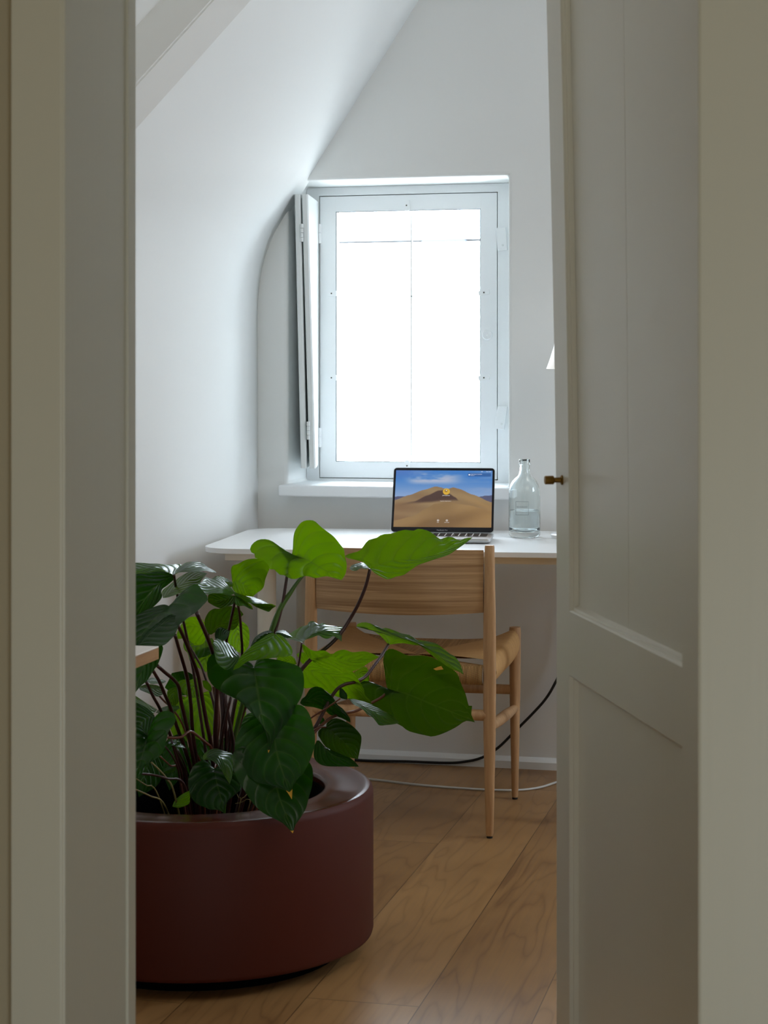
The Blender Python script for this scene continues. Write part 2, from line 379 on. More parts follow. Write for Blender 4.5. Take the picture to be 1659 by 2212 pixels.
# door wall
DY0, DY1, DXL, DXR, DH = 1.985, 2.2, -.849, -.1385, 2.06
bm = bmesh.new(); YW = DY0 + .022
for x0, x1, z0, z1 in ((-2.0, DXL - .012, 0, 2.9), (DXR + .012, 2.3, 0, 2.9), (DXL - .012, DXR + .012, DH + .012, 2.9)): box(bm, x0, x1, YW, DY1, z0, z1)
tag(link('wall_front', bm, M['hall']), 'hall wall holding the doorway', 'wall', 'structure')
fr = empty('trim_2', (0, 0, 0), 'pale painted door casing and jambs around the doorway', 'door frame', kind='structure')
bm = bmesh.new(); box(bm, DXL - .0665, DXL - .0035, DY0, YW + .002, 0, DH + .0665, .002); link('casing', bm, M['casing'], fr)
bm = bmesh.new(); box(bm, DXR + .0015, DXR + .082, DY0, YW + .002, 0, DH + .0665, .002); link('casing', bm, M['casing'], fr)
bm = bmesh.new(); box(bm, DXL, DXR, DY0, YW + .002, DH, DH + .0665, .002); link('casing', bm, M['casing'], fr)
bm = bmesh.new(); box(bm, DXL - .014, DXL, DY0 + .001, DY1 - .024, 0, DH + .01, .002)
box(bm, DXL - .014, DXL + .0035, DY1 - .026, DY1, 0, DH + .01, .0015); link('jamb', bm, M['casing'], fr)
bm = bmesh.new(); box(bm, DXR, DXR + .014, DY0 + .001, DY1, 0, DH + .01, .002); link('jamb', bm, M['casing'], fr)
bm = bmesh.new(); box(bm, DXL, DXR, DY0 + .001, DY1, DH, DH + .014, .002); link('head', bm, M['casing'], fr)
bm = bmesh.new(); box(bm, -2.0, -1.9, -2.0, YW, 0, 2.5); tag(link('wall_hall_left', bm, M['hall']), 'hall wall out of the doorway', 'wall', 'structure')
bm = bmesh.new(); box(bm, 1.3, 1.4, -2.0, YW, 0, 2.5); tag(link('wall_hall_right', bm, M['hall']), 'hall wall beside the viewer', 'wall', 'structure')
bm = bmesh.new(); box(bm, -2.0, 1.4, -2.1, -2.0, 0, 2.5); tag(link('wall_hall_rear', bm, M['hall']), 'hall wall behind the viewer', 'wall', 'structure')
bm = bmesh.new(); box(bm, -2.0, 1.4, -2.1, YW, 2.4, 2.5); tag(link('ceiling_hall', bm, M['hall']), 'hall ceiling', 'ceiling', 'structure')

# the door, standing open into the room; built along local +x from the hinge, visible face y=0
H = W(.370 + .0035, 2.174 + .02, 0); E_ = W(.268, 2.907, 0); dv = (E_ - H); DL = dv.length
door = empty('door_1', (H.x, H.y, .008), 'open white panelled door with a small brass knob', 'door', math.atan2(dv.y, dv.x), 'structure')
DT = 2.03; ST_ = .080
# local +y must point to the room's far side: visible face is at y=0, body at y<0 (towards the right wall)
def warp(bm):
    for v in bm.verts:
        u = max(0, min(1, v.co.x / DL)); k = max(0, (v.co.z - .95) / .85)
        v.co.y += .0165 * u * k ** 1.35
bm = bmesh.new()
def sub(bm, x0, x1, z0, z1, y0, y1, nz=1):
    for i in range(nz): box(bm, x0, x1, y0, y1, z0 + (z1 - z0) * i / nz, z0 + (z1 - z0) * (i + 1) / nz)
def panel_ring(bm, x0, x1, z0, z1, dep, wd):         # moulding sloping from the face down to the recessed panel
    n = 16
    prof = [(0, 0), (wd * .18, -dep * .1), (wd * .32, -dep * .42), (wd * .62, -dep * .5), (wd * .8, -dep * .82), (wd, -dep)]
    loops = []
    for o_, y in prof:
        pts = [(x0 + o_, z0 + o_), (x1 - o_, z0 + o_), (x1 - o_, z1 - o_), (x0 + o_, z1 - o_)]; L = []
        for k in range(4):
            a, b_ = pts[k], pts[(k + 1) % 4]
            for i in range(n): L.append(bm.verts.new((a[0] + (b_[0] - a[0]) * i / n, y, a[1] + (b_[1] - a[1]) * i / n)))
        loops.append(L)
    for A, B in zip(loops, loops[1:]):
        for i in range(len(A)): bm.faces.new((A[i], A[(i + 1) % len(A)], B[(i + 1) % len(B)], B[i]))
Z1, Z2, Z3 = .20, .750, .846; ZT = DT - .10
sub(bm, 0, ST_, 0, DT, -.036, 0, 16); sub(bm, DL - ST_, DL, 0, DT, -.036, 0, 16)
sub(bm, ST_, DL - ST_, 0, Z1, -.036, 0, 2); sub(bm, ST_, DL - ST_, Z2, Z3, -.036, 0); sub(bm, ST_, DL - ST_, ZT, DT, -.036, 0)
warp(bm); link('door_frame', bm, M['door'], door)
for z0, z1, nm in ((Z1, Z2, 'panel'), (Z3, ZT, 'panel')):
    bm = bmesh.new(); panel_ring(bm, ST_, DL - ST_, z0, z1, .0125, .010); warp(bm); link('moulding', bm, M['door'], door, angle=40)
    bm = bmesh.new(); xm = ST_ + (DL - 2 * ST_) * .50
    if z0 == Z3:
        sub(bm, ST_ + .006, xm - .0012, z0 + .006, z1 - .006, -.024, -.0125, 12); sub(bm, xm + .0012, DL - ST_ - .006, z0 + .006, z1 - .006, -.024, -.0128, 12)
        sub(bm, ST_ + .006, DL - ST_ - .006, z0 + .006, z1 - .006, -.026, -.021, 12)
    else: sub(bm, ST_ + .006, DL - ST_ - .006, z0 + .006, z1 - .006, -.024, -.0125)
    warp(bm); link(nm, bm, M['door'], door)
kz = 1.05 - .008; kx = DL - .040
bm = bmesh.new()
lathe(bm, [(0, 0), (.0075, 0), (.0075, .002), (.0042, .0035), (.0038, .013), (.0060, .0142), (.0066, .0150), (.0066, .0270), (.0058, .0278), (0, .0278)], 24)
move(bm, Matrix.Translation((kx, -.0005 + .0165 * .93 * (.1 / .85) ** 1.35, kz)) @ Matrix.Rotation(-math.pi / 2, 4, 'X'))
o = link('knob', bm, M['brass'], door, angle=40); o['label'] = 'small brass knob'
bm = bmesh.new()
for z in (.35, 1.02, 1.75): tube(bm, [(-.004, -.004, z), (-.004, -.004, z + .09)], .006, 10)
link('hinge', bm, M['casing'], door)

# window: frame, inner sash with clips, outer glazing bars, sill
YF = 5.985
win = empty('window_1', (0, 0, 0), 'small white casement window glowing with daylight', 'window', kind='structure')
SX0, SX1, SZ0, SZ1 = -1.655, -1.0585, .883, 1.814
GX0, GX1, GZ0, GZ1 = -1.600, -1.114, .937, 1.762
def ring(bm, a, b_, y0, y1, bev=.0015):
    (ax0, ax1, az0, az1), (bx0, bx1, bz0, bz1) = a, b_
    box(bm, ax0, bx0, y0, y1, az0, az1, bev); box(bm, bx1, ax1, y0, y1, az0, az1, bev)
    box(bm, bx0 - .001, bx1 + .001, y0, y1, az0, bz0, bev); box(bm, bx0 - .001, bx1 + .001, y0, y1, bz1, az1, bev)
g = .0013
bm = bmesh.new(); ring(bm, (NX0 + .001, NX1 - .001, NZ0 - .03, NZ1 - .001), (SX0 - g, SX1 + g, SZ0 - g, SZ1 + g), YF, YF + .055, .0006); link('window_frame', bm, M['winpaint'], win)
bm = bmesh.new(); ring(bm, (SX0 - .012, SX1 + .012, SZ0 - .012, SZ1 + .012), (SX0 + .02, SX1 - .02, SZ0 + .02, SZ1 - .02), YF + .030, YF + .06, 0); link('rebate', bm, M['gap'], win)
sash = bmesh.new(); ring(sash, (SX0 + g, SX1 - g, SZ0 + g, SZ1 - g), (GX0, GX1, GZ0, GZ1), YF, YF + .030, .001); sash = link('sash', sash, M['winpaint'], win)
bm = bmesh.new(); ring(bm, (GX0 - .0005, GX1 + .0005, GZ0 - .0005, GZ1 + .0005), (GX0 + .0022, GX1 - .0022, GZ0 + .0022, GZ1 - .0022), YF + .002, YF + .004, 0); link('gasket', bm, Mt('grey_seal', lin(112, 126, 130), .7).m, sash)
bm = bmesh.new(); box(bm, GX0 - .004, GX1 + .004, YF + .004, YF + .007, GZ0 - .004, GZ1 + .004); link('pane', bm, M['pane'], sash)
bm = bmesh.new()
def obar(x0, x1, z0, z1): box(bm, x0, x1, YF + .05, YF + .062, z0, z1)
xm = onY(889, 700, YF + .055).x; obar(xm - .0022, xm + .0022, GZ0, GZ1)
zz = onY(800, 641, YF + .055).z; obar(GX0, GX1, zz - .0012, zz + .0012)
link('glazing_bar', bm, M['winpaint'], win)
def clip(px, py, ang, l=.036, wd=.017):
    p = onY(px, py, YF); bm = bmesh.new()
    r = wd / 2 * .55; cs = [(l / 2 - r, wd / 2 - r, 0), (-l / 2 + r, wd / 2 - r, 90), (-l / 2 + r, -wd / 2 + r, 180), (l / 2 - r, -wd / 2 + r, 270)]; L = []
    for x, z, a0 in cs:
        for k in range(5): a = math.radians(a0 + k * 22.5); L.append((x + r * math.cos(a), z + r * math.sin(a)))
    prism(bm, [(x, -.007, z) for x, z in L], [(x, 0, z) for x, z in L])
    move(bm, Matrix.Translation((p.x, YF, p.z)) @ Matrix.Rotation(math.radians(ang), 4, 'Y'))
    c = link('glazing_clip', bm, M['winpaint'], sash, angle=50)
    bm = bmesh.new(); lathe(bm, [(0, 0), (.0026, 0), (.002, .0015), (0, .0015)], 12)
    move(bm, Matrix.Translation((p.x, YF - .007, p.z)) @ Matrix.Rotation(math.pi / 2, 4, 'X')); link('screw', bm, M['screw'], sash)
for a in ((879, 444, 90), (717, 634, 0), (1046, 632, -12), (1046, 816, -8), (717, 816, 0), (880, 1006, 90)): clip(*a)
p = onY(1053, 723, YF); bm = bmesh.new()
lathe(bm, [(0, .0), (.017, .0), (.017, .004), (.015, .009), (.012, .007), (.004, .006), (.003, .010), (0, .011)], 32)
move(bm, Matrix.Translation((p.x, YF, p.z)) @ Matrix.Rotation(math.pi / 2, 4, 'X')); link('knob', bm, M['winpaint'], sash, angle=50)
for (px, py, ang, hh) in ((1085, 517, 5, .075), (1083, 902, -8, .075)):
    p = onY(px, py, YF); bm = bmesh.new(); box(bm, -.016, .016, -.016, 0, -hh / 2, hh / 2, .002)
    for v in bm.verts:
        if v.co.y < -.01: v.co.y += .006 * (v.co.z / hh + .5)
    move(bm, Matrix.Translation((p.x, YF, p.z)) @ Matrix.Rotation(math.radians(-ang), 4, 'Y'))
    link('turn_button', bm, M['winpaint'], win)
    bm = bmesh.new(); lathe(bm, [(0, 0), (.0035, 0), (.003, .001), (0, .001)], 12)
    move(bm, Matrix.Translation((p.x + .004, YF - .0165, p.z - .02)) @ Matrix.Rotation(math.pi / 2, 4, 'X')); link('screw', bm, M['shutter'], win)
for py in (505, 945):
    p = onY(691, py, YF); bm = bmesh.new()
    for k, (a, b_) in enumerate(((-.032, .002), (.003, .032))): tube(bm, [(p.x, YF - .004, p.z + a), (p.x, YF - .004, p.z + b_)], .006, 12)
    link('hinge', bm, M['winpaint'], win)
bm = bmesh.new(); box(bm, -1.712, -.965, 5.697, YF + .01, NZ0 - .035, NZ0 + .0015, .006, 3); link('window_sill', bm, M['winpaint'], win, angle=50)

# bi-fold shutter folded against the side of the niche
sh = empty('window_shutter', (-1.68, 5.97, .926), 'narrow white folding shutter folded back at the window niche edge', 'shutter')
def leafboard(f_top, f_bot, bk, th, rside):
    zt, zb, y0, y1 = 1.795, .926, 5.72, 5.975
    def sec(xf, xb, z):
        return [Vector((xf - th, y0 + .004, z)), Vector((xf - th + .004, y0, z)), Vector((xf - .004, y0, z)), Vector((xf, y0 + .004, z)), Vector((xb, y1, z)), Vector((xb - th, y1, z))]
    bm = bmesh.new(); n = 8; loops = []
    for i in range(n + 1):
        t = i / n; xf = f_bot + (f_top - f_bot) * t; loops.append([bm.verts.new(v) for v in sec(xf, bk, zb + (zt - zb) * t)])
    for A, B in zip(loops, loops[1:]):
        for i in range(6): bm.faces.new((A[i], A[(i + 1) % 6], B[(i + 1) % 6], B[i]))
    bm.faces.new(loops[0][::-1]); bm.faces.new(loops[-1])
    move(bm, Matrix.Translation((1.68, -5.97, -.926))); link('shutter_leaf', bm, M['shutter'], sh)
leafboard(-1.6455, -1.6245, -1.6795, .0195, 0)
leafboard(-1.6205, -1.5955, -1.6565, .0205, 1)
for (px, py) in ((652, 503), (666, 930)):
    p = onY(px, py, 5.716); bm = bmesh.new(); hh = .058
    for k in range(4):
        a = -hh / 2 + k * hh / 4; tube(bm, [(0, 0, a + .0006), (0, 0, a + hh / 4 - .0006)], .0052 if k != 3 else .0056, 12)
    move(bm, Matrix.Translation((p.x + 1.68, 5.716 - 5.97, p.z - .926))); link('hinge', bm, M['shutter'], sh, angle=40)

# the house across the street, mostly lost in the glare
hs = empty('building', (-3.2, 14, 0), 'pale house across the street seen through the bright window', 'building')
ez = onY(800, 525, 14).z; a = onY(930, 520, 15.0); b_ = onY(970, 495, 15.0)
hm = Mt('pale_facade', lin(244, 244, 242), .8).m; rm = Mt('pale_roof', lin(225, 228, 232), .7).m
bm = bmesh.new(); box(bm, -5, 2.2, 0, 3, -4, ez); link('facade', bm, hm, hs)
bm = bmesh.new(); box(bm, 2.45, 5.2, -7.5, 0, -4, 4.2); link('light_blocker', bm, Mt('dark_blocker', lin(96, 86, 78), .9).m, hs)  # unseen dark block, added to cut slanting daylight from the right
bm = bmesh.new(); prism(bm, [(-5, 0, ez + .02), (-5, 3, ez + .02), (-5, 3, ez + 1.2)], [(2.2, 0, ez + .02), (2.2, 3, ez + .02), (2.2, 3, ez + 1.2)]); link('roof', bm, rm, hs)
gx0, gx1 = onY(912, 525, 13.9).x + 3.2, onY(1003, 525, 13.9).x + 3.2
bm = bmesh.new(); box(bm, gx0, gx1, -.12, .0, ez - .005, ez + .008); link('gutter', bm, Mt('zinc', lin(66, 72, 84), .8, spec=.1).m, hs)
bm = bmesh.new(); box(bm, a.x + 3.2, b_.x + 3.2, .9, 1.2, a.z, b_.z); link('dormer', bm, Mt('dormer_glass', lin(44, 62, 88), .8, spec=.1).m, hs)

# ------------------------------------------------------------------ desk
dz = .742
dk = empty('desk', (0, 0, 0), 'white-topped desk with rounded corners under the window', 'desk')
A_ = math.atan(-.140)                                # heading of the front edge, seen from the viewpoint
ux = Vector((math.cos(A_), math.sin(A_))); uy = Vector((-ux.y, ux.x))
fr_ = Vector(((430 - CX) / FP * 5.13, 5.155)) - ux * .006
dk.location = W(fr_.x, fr_.y, 0); dk.rotation_euler[2] = TH + A_
DW, DD = 1.30, .735
def rrect(w_, d_, r, n=8):
    L = []
    for cx, cy, a0 in ((w_ - r, r, -90), (w_ - r, d_ - r, 0), (r, d_ - r, 90), (r, r, 180)):
        for k in range(n + 1): a = math.radians(a0 + 90 * k / n); L.append((cx + r * math.cos(a), cy + r * math.sin(a)))
    return L
bm = bmesh.new(); R_ = rrect(DW, DD, .10, 12)
vs = prism(bm, [(x, y, dz - .0135) for x, y in R_], [(x, y, dz) for x, y in R_])
es = [e for e in bm.edges if abs(e.verts[0].co.z - dz) < 1e-5 and abs(e.verts[1].co.z - dz) < 1e-5]
bmesh.ops.bevel(bm, geom=es, offset=.0015, segments=2, affect='EDGES')
link('tabletop', bm, M['desktop'], dk, angle=40)
bm = bmesh.new(); box(bm, .068, DW - .085, .035, .057, dz - .035, dz - .0136, .001); box(bm, .068, DW - .085, DD - .057, DD - .035, dz - .035, dz - .0136, .001)
box(bm, .068, .090, .057, DD - .057, dz - .035, dz - .0136); box(bm, DW - .107, DW - .085, .057, DD - .057, dz - .035, dz - .0136)
link('apron', bm, M['birch'], dk)
for lx, ly in ((.178, .075), (DW - .195, .075), (.178, DD - .075), (DW - .195, DD - .075)):
    bm = bmesh.new(); tube(bm, [(lx, ly, 0), (lx, ly, dz - .0145)], .026, 28, 2); link('leg', bm, M['cream'], dk, angle=40)

# ------------------------------------------------------------------ chair
pRL, pRR, pFR = Vector((-.1955, 5.036)), Vector((.2785, 4.934)), Vector((.371, 5.395))
wx = (pRR - pRL); CWd = wx.length; wx.normalize(); CDp = (pFR - pRR).length
ch = empty('dining_chair', W(pRL.x, pRL.y, 0), 'oak chair with curved backrest and woven paper cord seat', 'chair', TH + math.atan2(wx.y, wx.x))
# local: x from rear left post to rear right post, y towards the desk
def post(x, y, sects, round_, name='leg'):
    bm = bmesh.new(); loops = []
    for z, a, b2 in sects:
        L = []
        for k in range(20):
            t = 2 * math.pi * k / 20; e_ = 1.0 if round_ else .62
            cx = abs(math.cos(t)) ** e_ * (1 if math.cos(t) > 0 else -1); cy = abs(math.sin(t)) ** e_ * (1 if math.sin(t) > 0 else -1)
            L.append(bm.verts.new((x + a * cx, y + b2 * cy, z)))
        loops.append(L)
    for A, B in zip(loops, loops[1:]):
        for i in range(20): bm.faces.new((A[i], A[(i + 1) % 20], B[(i + 1) % 20], B[i]))
    bm.faces.new(loops[0][::-1]); bm.faces.new(loops[-1])
    l = link(name, bm, M['oak_chair'], ch, angle=40)
    bm = bmesh.new(); tube(bm, [(x, y, .0), (x, y, .007)], .008, 16, 2); link('glide', bm, M['black_rubber'], l)
    return l
rear = [(.006, .0085, .0085), (.012, .0098, .0098), (.12, .0125, .012), (.27, .0158, .014), (.42, .0168, .0145), (.58, .0160, .0135), (.70, .0135, .0125), (.765, .0125, .0120), (.770, .0115, .011)]
frnt = [(.006, .0085, .0085), (.012, .0095, .0095), (.15, .0125, .0125), (.30, .0155, .0155), (.44, .0168, .0168), (.488, .0168, .0168), (.495, .0155, .0155)]
post(0, 0, rear, False); post(CWd, 0, rear, False); post(0, CDp, frnt, True); post(CWd, CDp, frnt, True)
# backrest
bm = bmesh.new(); n, m_ = 28, 10; th2 = .0065; F_, B_ = [], []
for i in range(n + 1):
    t = i / n; x = .0160 + (CWd - .032) * t; bow = 4 * t * (1 - t)
    y = -.002 - .050 * bow; zt = .757 + .004 * bow; zb = .593 - .006 * bow
    cf, cb = [], []
    for j in range(m_ + 1):
        s_ = j / m_; z = zb + (zt - zb) * s_; th_ = th2 * (1 - .55 * abs(2 * s_ - 1) ** 6)
        cf.append(bm.verts.new((x, y - th_, z))); cb.append(bm.verts.new((x, y + th_, z)))
    F_.append(cf); B_.append(cb)
for i in range(n):
    for j in range(m_):
        bm.faces.new((F_[i][j], F_[i + 1][j], F_[i + 1][j + 1], F_[i][j + 1])); bm.faces.new((B_[i][j], B_[i][j + 1], B_[i + 1][j + 1], B_[i + 1][j]))
    bm.faces.new((F_[i][0], B_[i][0], B_[i + 1][0], F_[i + 1][0])); bm.faces.new((F_[i][m_], F_[i + 1][m_], B_[i + 1][m_], B_[i][m_]))
for i in (0, n):
    for j in range(m_): bm.faces.new((F_[i][j], F_[i][j + 1], B_[i][j + 1], B_[i][j]))
link('backrest', bm, M['oak_back'], ch, angle=50)
# rails and stretchers
def bar(name, a, b2, r0, r1=None, seg=16, flat=None):
    bm = bmesh.new(); a, b2 = Vector(a), Vector(b2)
    tube(bm, [a, a.lerp(b2, .33), a.lerp(b2, .66), b2], [r0, r1 or r0, r1 or r0, r0], seg, 14)
    if flat:
        c0 = (a + b2) / 2
        for v in bm.verts: v.co.z = c0.z + (v.co.z - c0.z) * flat
    return link(name, bm, M['oak_chair'], ch, angle=45)
bar('stretcher', (.008, 0, .322), (CWd - .008, 0, .322), .0145, .0155)
bar('stretcher', (.010, CDp, .315), (CWd - .010, CDp, .315), .0092, .0100, flat=1.5)
bar('stretcher', (0, .008, .290), (0, CDp - .010, .262), .011, .0155)
bar('stretcher', (CWd, .008, .290), (CWd, CDp - .010, .262), .011, .0155)
# woven seat: four sectors wrapped over the rails
bm = bmesh.new(); uvl = bm.loops.layers.uv.new('cord')
cxs, cys = CWd / 2, CDp / 2
def sector(k):
    # outward axis and lateral axis of each side; half spans
    if k in (0, 2): R0, HW = cys, cxs
    else: R0, HW = cxs, cys
    ax = [Vector((0, -1, 0)), Vector((1, 0, 0)), Vector((0, 1, 0)), Vector((-1, 0, 0))][k]
    la = Vector((-ax.y, ax.x, 0)); side = k in (1, 3)
    def ztop(r, l):                                # r 0..1 from centre to rail, l lateral in metres
        z = .4435 + .012 * r ** 1.5
        if side: z += .016 * (1 - (1 - r) ** 2) * 1.0
        return z
    rows = []
    nR, nL = 16, 40
    rail = .017
    for i in range(nR + 1):
        r = i / nR; hw = HW * r * 1.0; row = []
        for j in range(nL + 1):
            l = hw * (2 * j / nL - 1); p = Vector((cxs, cys, 0)) + ax * (R0 - .004) * r + la * l
            row.append((p + Vector((0, 0, ztop(r, l) + corner(p))), (l, r * R0)))
        rows.append(row)
    hw = HW - (.017 if not side else .016)
    for q in range(1, 10):                         # over the rail and underneath
        a = q / 9; row = []
        for j in range(nL + 1):
            l = HW * (2 * j / nL - 1); l2 = max(-hw, min(hw, l)); p = Vector((cxs, cys, 0)) + la * l2
            zt = ztop(1, l) + corner(p + ax * R0); zb = .402 + .5 * corner(p + ax * R0)
            ang = math.pi * min(1, a * 1.15); off = R0 - .004 + .020 * math.sin(min(ang, math.pi)) if a < .87 else R0 - .02
            z = (zt + zb) / 2 + (zt - zb) / 2 * math.cos(ang)
            row.append((p + ax * off + Vector((0, 0, z)), (l, R0 + a * .08)))
        rows.append(row)
    V = [[bm.verts.new(p) for p, _ in row] for row in rows]
    for i in range(len(rows) - 1):
        for j in range(nL):
            idx = ((i, j), (i, j + 1), (i + 1, j + 1), (i + 1, j))
            try: f = bm.faces.new([V[a][b] for a, b in idx])
            except ValueError: continue
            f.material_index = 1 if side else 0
            for lp, (a, b) in zip(f.loops, idx): lp[uvl].uv = (rows[a][b][1][0] + .5, rows[a][b][1][1])
def corner(p):                                     # the cord climbs a little towards the front posts
    dx = abs(p.x - cxs) / cxs; dy = (p.y - cys) / cys
    return .020 * max(0, dx) ** 3 * max(0, dy) ** 3 - .004 * max(0, -dy) * dx
for k in range(4): sector(k)
link('seat', bm, (M['cord'], M['cord_pale']), ch, smooth=True)

# ------------------------------------------------------------------ laptop
AL = math.atan(-.10); hxl = Vector(((844 - CX) / FP * 5.51, 5.525))
lp = empty('laptop', W(hxl.x, hxl.y, dz + .0006), 'open silver laptop showing a desert dune picture', 'laptop', TH + AL)
LW, LD = .3035, .2035                                # local x along the hinge, y towards the window
bm = bmesh.new(); R2 = [(x, y - LD) for x, y in rrect(LW, LD, .011, 6)]
def sh_(L, d): 
    cx, cy = LW / 2, -LD / 2
    return [(cx + (x - cx) * (1 - 2 * d / LW), cy + (y - cy) * (1 - 2 * d / LD)) for x, y in L]
lv = [(sh_(R2, .006), .001), (sh_(R2, .001), .005), (R2, .0075), (R2, .0125), (sh_(R2, .0006), .0135)]
loops = [[bm.verts.new((x, y, z)) for x, y in L] for L, z in lv]
for A, B in zip(loops, loops[1:]):
    for i in range(len(A)): bm.faces.new((A[i], A[(i + 1) % len(A)], B[(i + 1) % len(B)], B[i]))
bm.faces.new(loops[0][::-1]); bm.faces.new(loops[-1]); body = link('base', bm, M['alu'], lp, angle=35)
bm = bmesh.new(); box(bm, .016, LW - .016, -.118, -.020, .0134, .0139, .0001, 1); link('keyboard_well', bm, M['keys'], body)
bm = bmesh.new()
for r_ in range(6):
    kw = (LW - .036) / (13.5 if r_ else 14)
    for c_ in range(14 if r_ == 0 else 13): box(bm, .018 + c_ * kw + .001, .018 + (c_ + 1) * kw - .001, -.116 + r_ * .0158, -.116 + (r_ + 1) * .0158 - .002, .0139, .0146)
link('keyboard', bm, M['keys'], body)
km = Mt('key_legend', (1, 1, 1, 1), .5); km.set('Emission Color', (1, 1, 1, 1)); km.set('Emission Strength', .5); bm = bmesh.new()
for r_ in range(6):
    for c_ in range(13):
        x = .018 + (c_ + .5) * (LW - .036) / 13.5; y = -.116 + (r_ + .5) * .0158; box(bm, x - .0016, x + .0016, y - .0022, y + .0022, .0146, .01475)
link('key_legend', bm, km.m, body)
bm = bmesh.new(); box(bm, LW / 2 - .067, LW / 2 + .067, -.2, -.124, .0134, .01365, .0001, 1); link('trackpad', bm, M['alu'], body)
# lid, leaning back 27 degrees
LA = math.radians(29); LH = .2120
lid = empty('lid', (0, -.004, .0155)); lid.parent = lp; lid.rotation_euler[0] = -LA
bm = bmesh.new(); L_ = [(x, z) for x, z in rrect(LW, LH, .010, 6)]
prism(bm, [(x, .0048, z) for x, z in L_], [(x, .0008, z) for x, z in L_]); link('lid_shell', bm, M['alu'], lid, angle=40)
bm = bmesh.new(); L3 = [(.0012 + x * (LW - .0024) / LW, .0012 + z * (LH - .0024) / LH) for x, z in L_]
prism(bm, [(x, .0010, z) for x, z in L3], [(x, .0003, z) for x, z in L3]); link('bezel', bm, M['bezel'], lid, angle=40)
bx, bzl, bzt = .0075, .0165, .0095; SW, SH = LW - 2 * bx, LH - bzl - bzt
def hsh(i, j): return (math.sin(i * 127.1 + j * 311.7) * 43758.5453) % 1
def vn(x, y):
    i, j = math.floor(x), math.floor(y); f, g_ = x - i, y - j; f = f * f * (3 - 2 * f); g_ = g_ * g_ * (3 - 2 * g_)
    return (hsh(i, j) * (1 - f) + hsh(i + 1, j) * f) * (1 - g_) + (hsh(i, j + 1) * (1 - f) + hsh(i + 1, j + 1) * f) * g_
def fbm(x, y): return .5 * vn(x, y) + .28 * vn(2.1 * x, 2.1 * y) + .15 * vn(4.3 * x, 4.3 * y) + .07 * vn(9 * x, 9 * y)
def mixc(a, b, t): t = max(0, min(1, t)); return tuple(x + (y - x) * t for x, y in zip(a, b))
def ss(a, b, x): t = max(0, min(1, (x - a) / (b - a))); return t * t * (3 - 2 * t)
def itp(P, x):
    for (x0, y0), (x1, y1) in zip(P, P[1:]):
        if x <= x1: return y0 + (y1 - y0) * ss(0, 1, (x - x0) / (x1 - x0)) * .5 + (y1 - y0) * (x - x0) / (x1 - x0) * .5
    return P[-1][1]
ridge = [(0, .47), (.15, .56), (.3, .655), (.42, .715), (.47, .70), (.53, .665), (.6, .70), (.66, .675), (.8, .575), (1, .44)]
def dune(u, v):
    c_ = dune0(u, v); return tuple(x * k for x, k in zip(c_, (.88, .90, .90))) if c_[0] > c_[2] else c_
def dune0(u, v):
    ry = itp(ridge, u)
    if v > ry:
        c_ = mixc((150, 175, 215), (62, 128, 205), ss(.45, .95, v)); c_ = mixc(c_, (100, 120, 190), .5 * ss(.5, 0, u) * ss(.8, 1, v))
        cl = fbm(u * 4 + 3, v * 9) ; band = ss(.72, .82, v) * ss(1.02, .9, v) * ss(.05, .25, u) * ss(.78, .5, u)
        c_ = mixc(c_, (190, 195, 215), ss(.42, .72, cl) * band * .9); c_ = mixc(c_, (165, 175, 205), ss(.45, .7, fbm(u * 3 + 9, v * 12)) * .35 * ss(.6, 1, u))
        mh = .52 + .05 * fbm(u * 9, 2) - .035
        if (u < .14 and v < mh + .035) or (u > .84 and v < mh + .015 + .03 * ss(.84, .95, u)): c_ = mixc((78, 84, 118), (96, 92, 116), fbm(u * 30, v * 30))
        return c_
    d_ = ry - v
    c_ = mixc((168, 136, 98), (176, 140, 94), u)
    c_ = mixc(c_, (152, 112, 78), ss(.0, .12, d_) * ss(.45, .0, u) * .7)
    st = math.sin((v * 26 + u * 7 + 2.5 * fbm(u * 3, v * 3)) * 1.0)
    c_ = mixc(c_, (205, 172, 124), .22 * max(0, st)); c_ = mixc(c_, (140, 100, 66), .22 * max(0, -st))
    # shadowed slip face under the summit
    top_ = itp([(0, .40), (.2, .46), (.34, .57), (.45, .655), (.5, .66), (.56, .60), (.62, .54), (.66, .485), (1, .3)], u); bot_ = itp([(0, .36), (.2, .42), (.36, .44), (.5, .47), (.66, .475), (1, .2)], u)
    c_ = mixc(c_, (86, 58, 50), ss(0, .025, top_ - v) * ss(-.03, .03, v - bot_) * ss(.02, .30, u) * ss(.68, .64, u) * .95)
    # lower foreground dune: lit crest sweeping down to the left
    cr2 = itp([(0, .12), (.2, .20), (.32, .33), (.42, .42), (.56, .445), (.75, .40), (1, .30)], u)
    if v < cr2:
        k = mixc((176, 138, 90), (150, 112, 70), ss(0, .25, cr2 - v)); k = mixc(k, (192, 146, 90), ss(.5, 1, u) * .7)
        s2 = math.sin((v * 9 - u * 5 + 2 * fbm(u * 2 + 5, v * 2)) * 1.6); k = mixc(k, (198, 156, 104), .3 * max(0, s2)); k = mixc(k, (136, 98, 62), .25 * max(0, -s2)); c_ = mixc(c_, k, ss(0, .02, cr2 - v))
    c_ = mixc(c_, (196, 152, 98), ss(.62, .8, u) * ss(.03, .10, d_) * ss(.2, .1, d_) * .6)
    return c_
NU, NV = 230, 148; bm = bmesh.new(); cl_ = bm.loops.layers.float_color.new('screen'); g_ = [[bm.verts.new((bx + SW * i / NU, -.0002, bzl + SH * j / NV)) for j in range(NV + 1)] for i in range(NU + 1)]
cols = [[tuple(lin(*dune(i / NU, j / NV))) for j in range(NV + 1)] for i in range(NU + 1)]
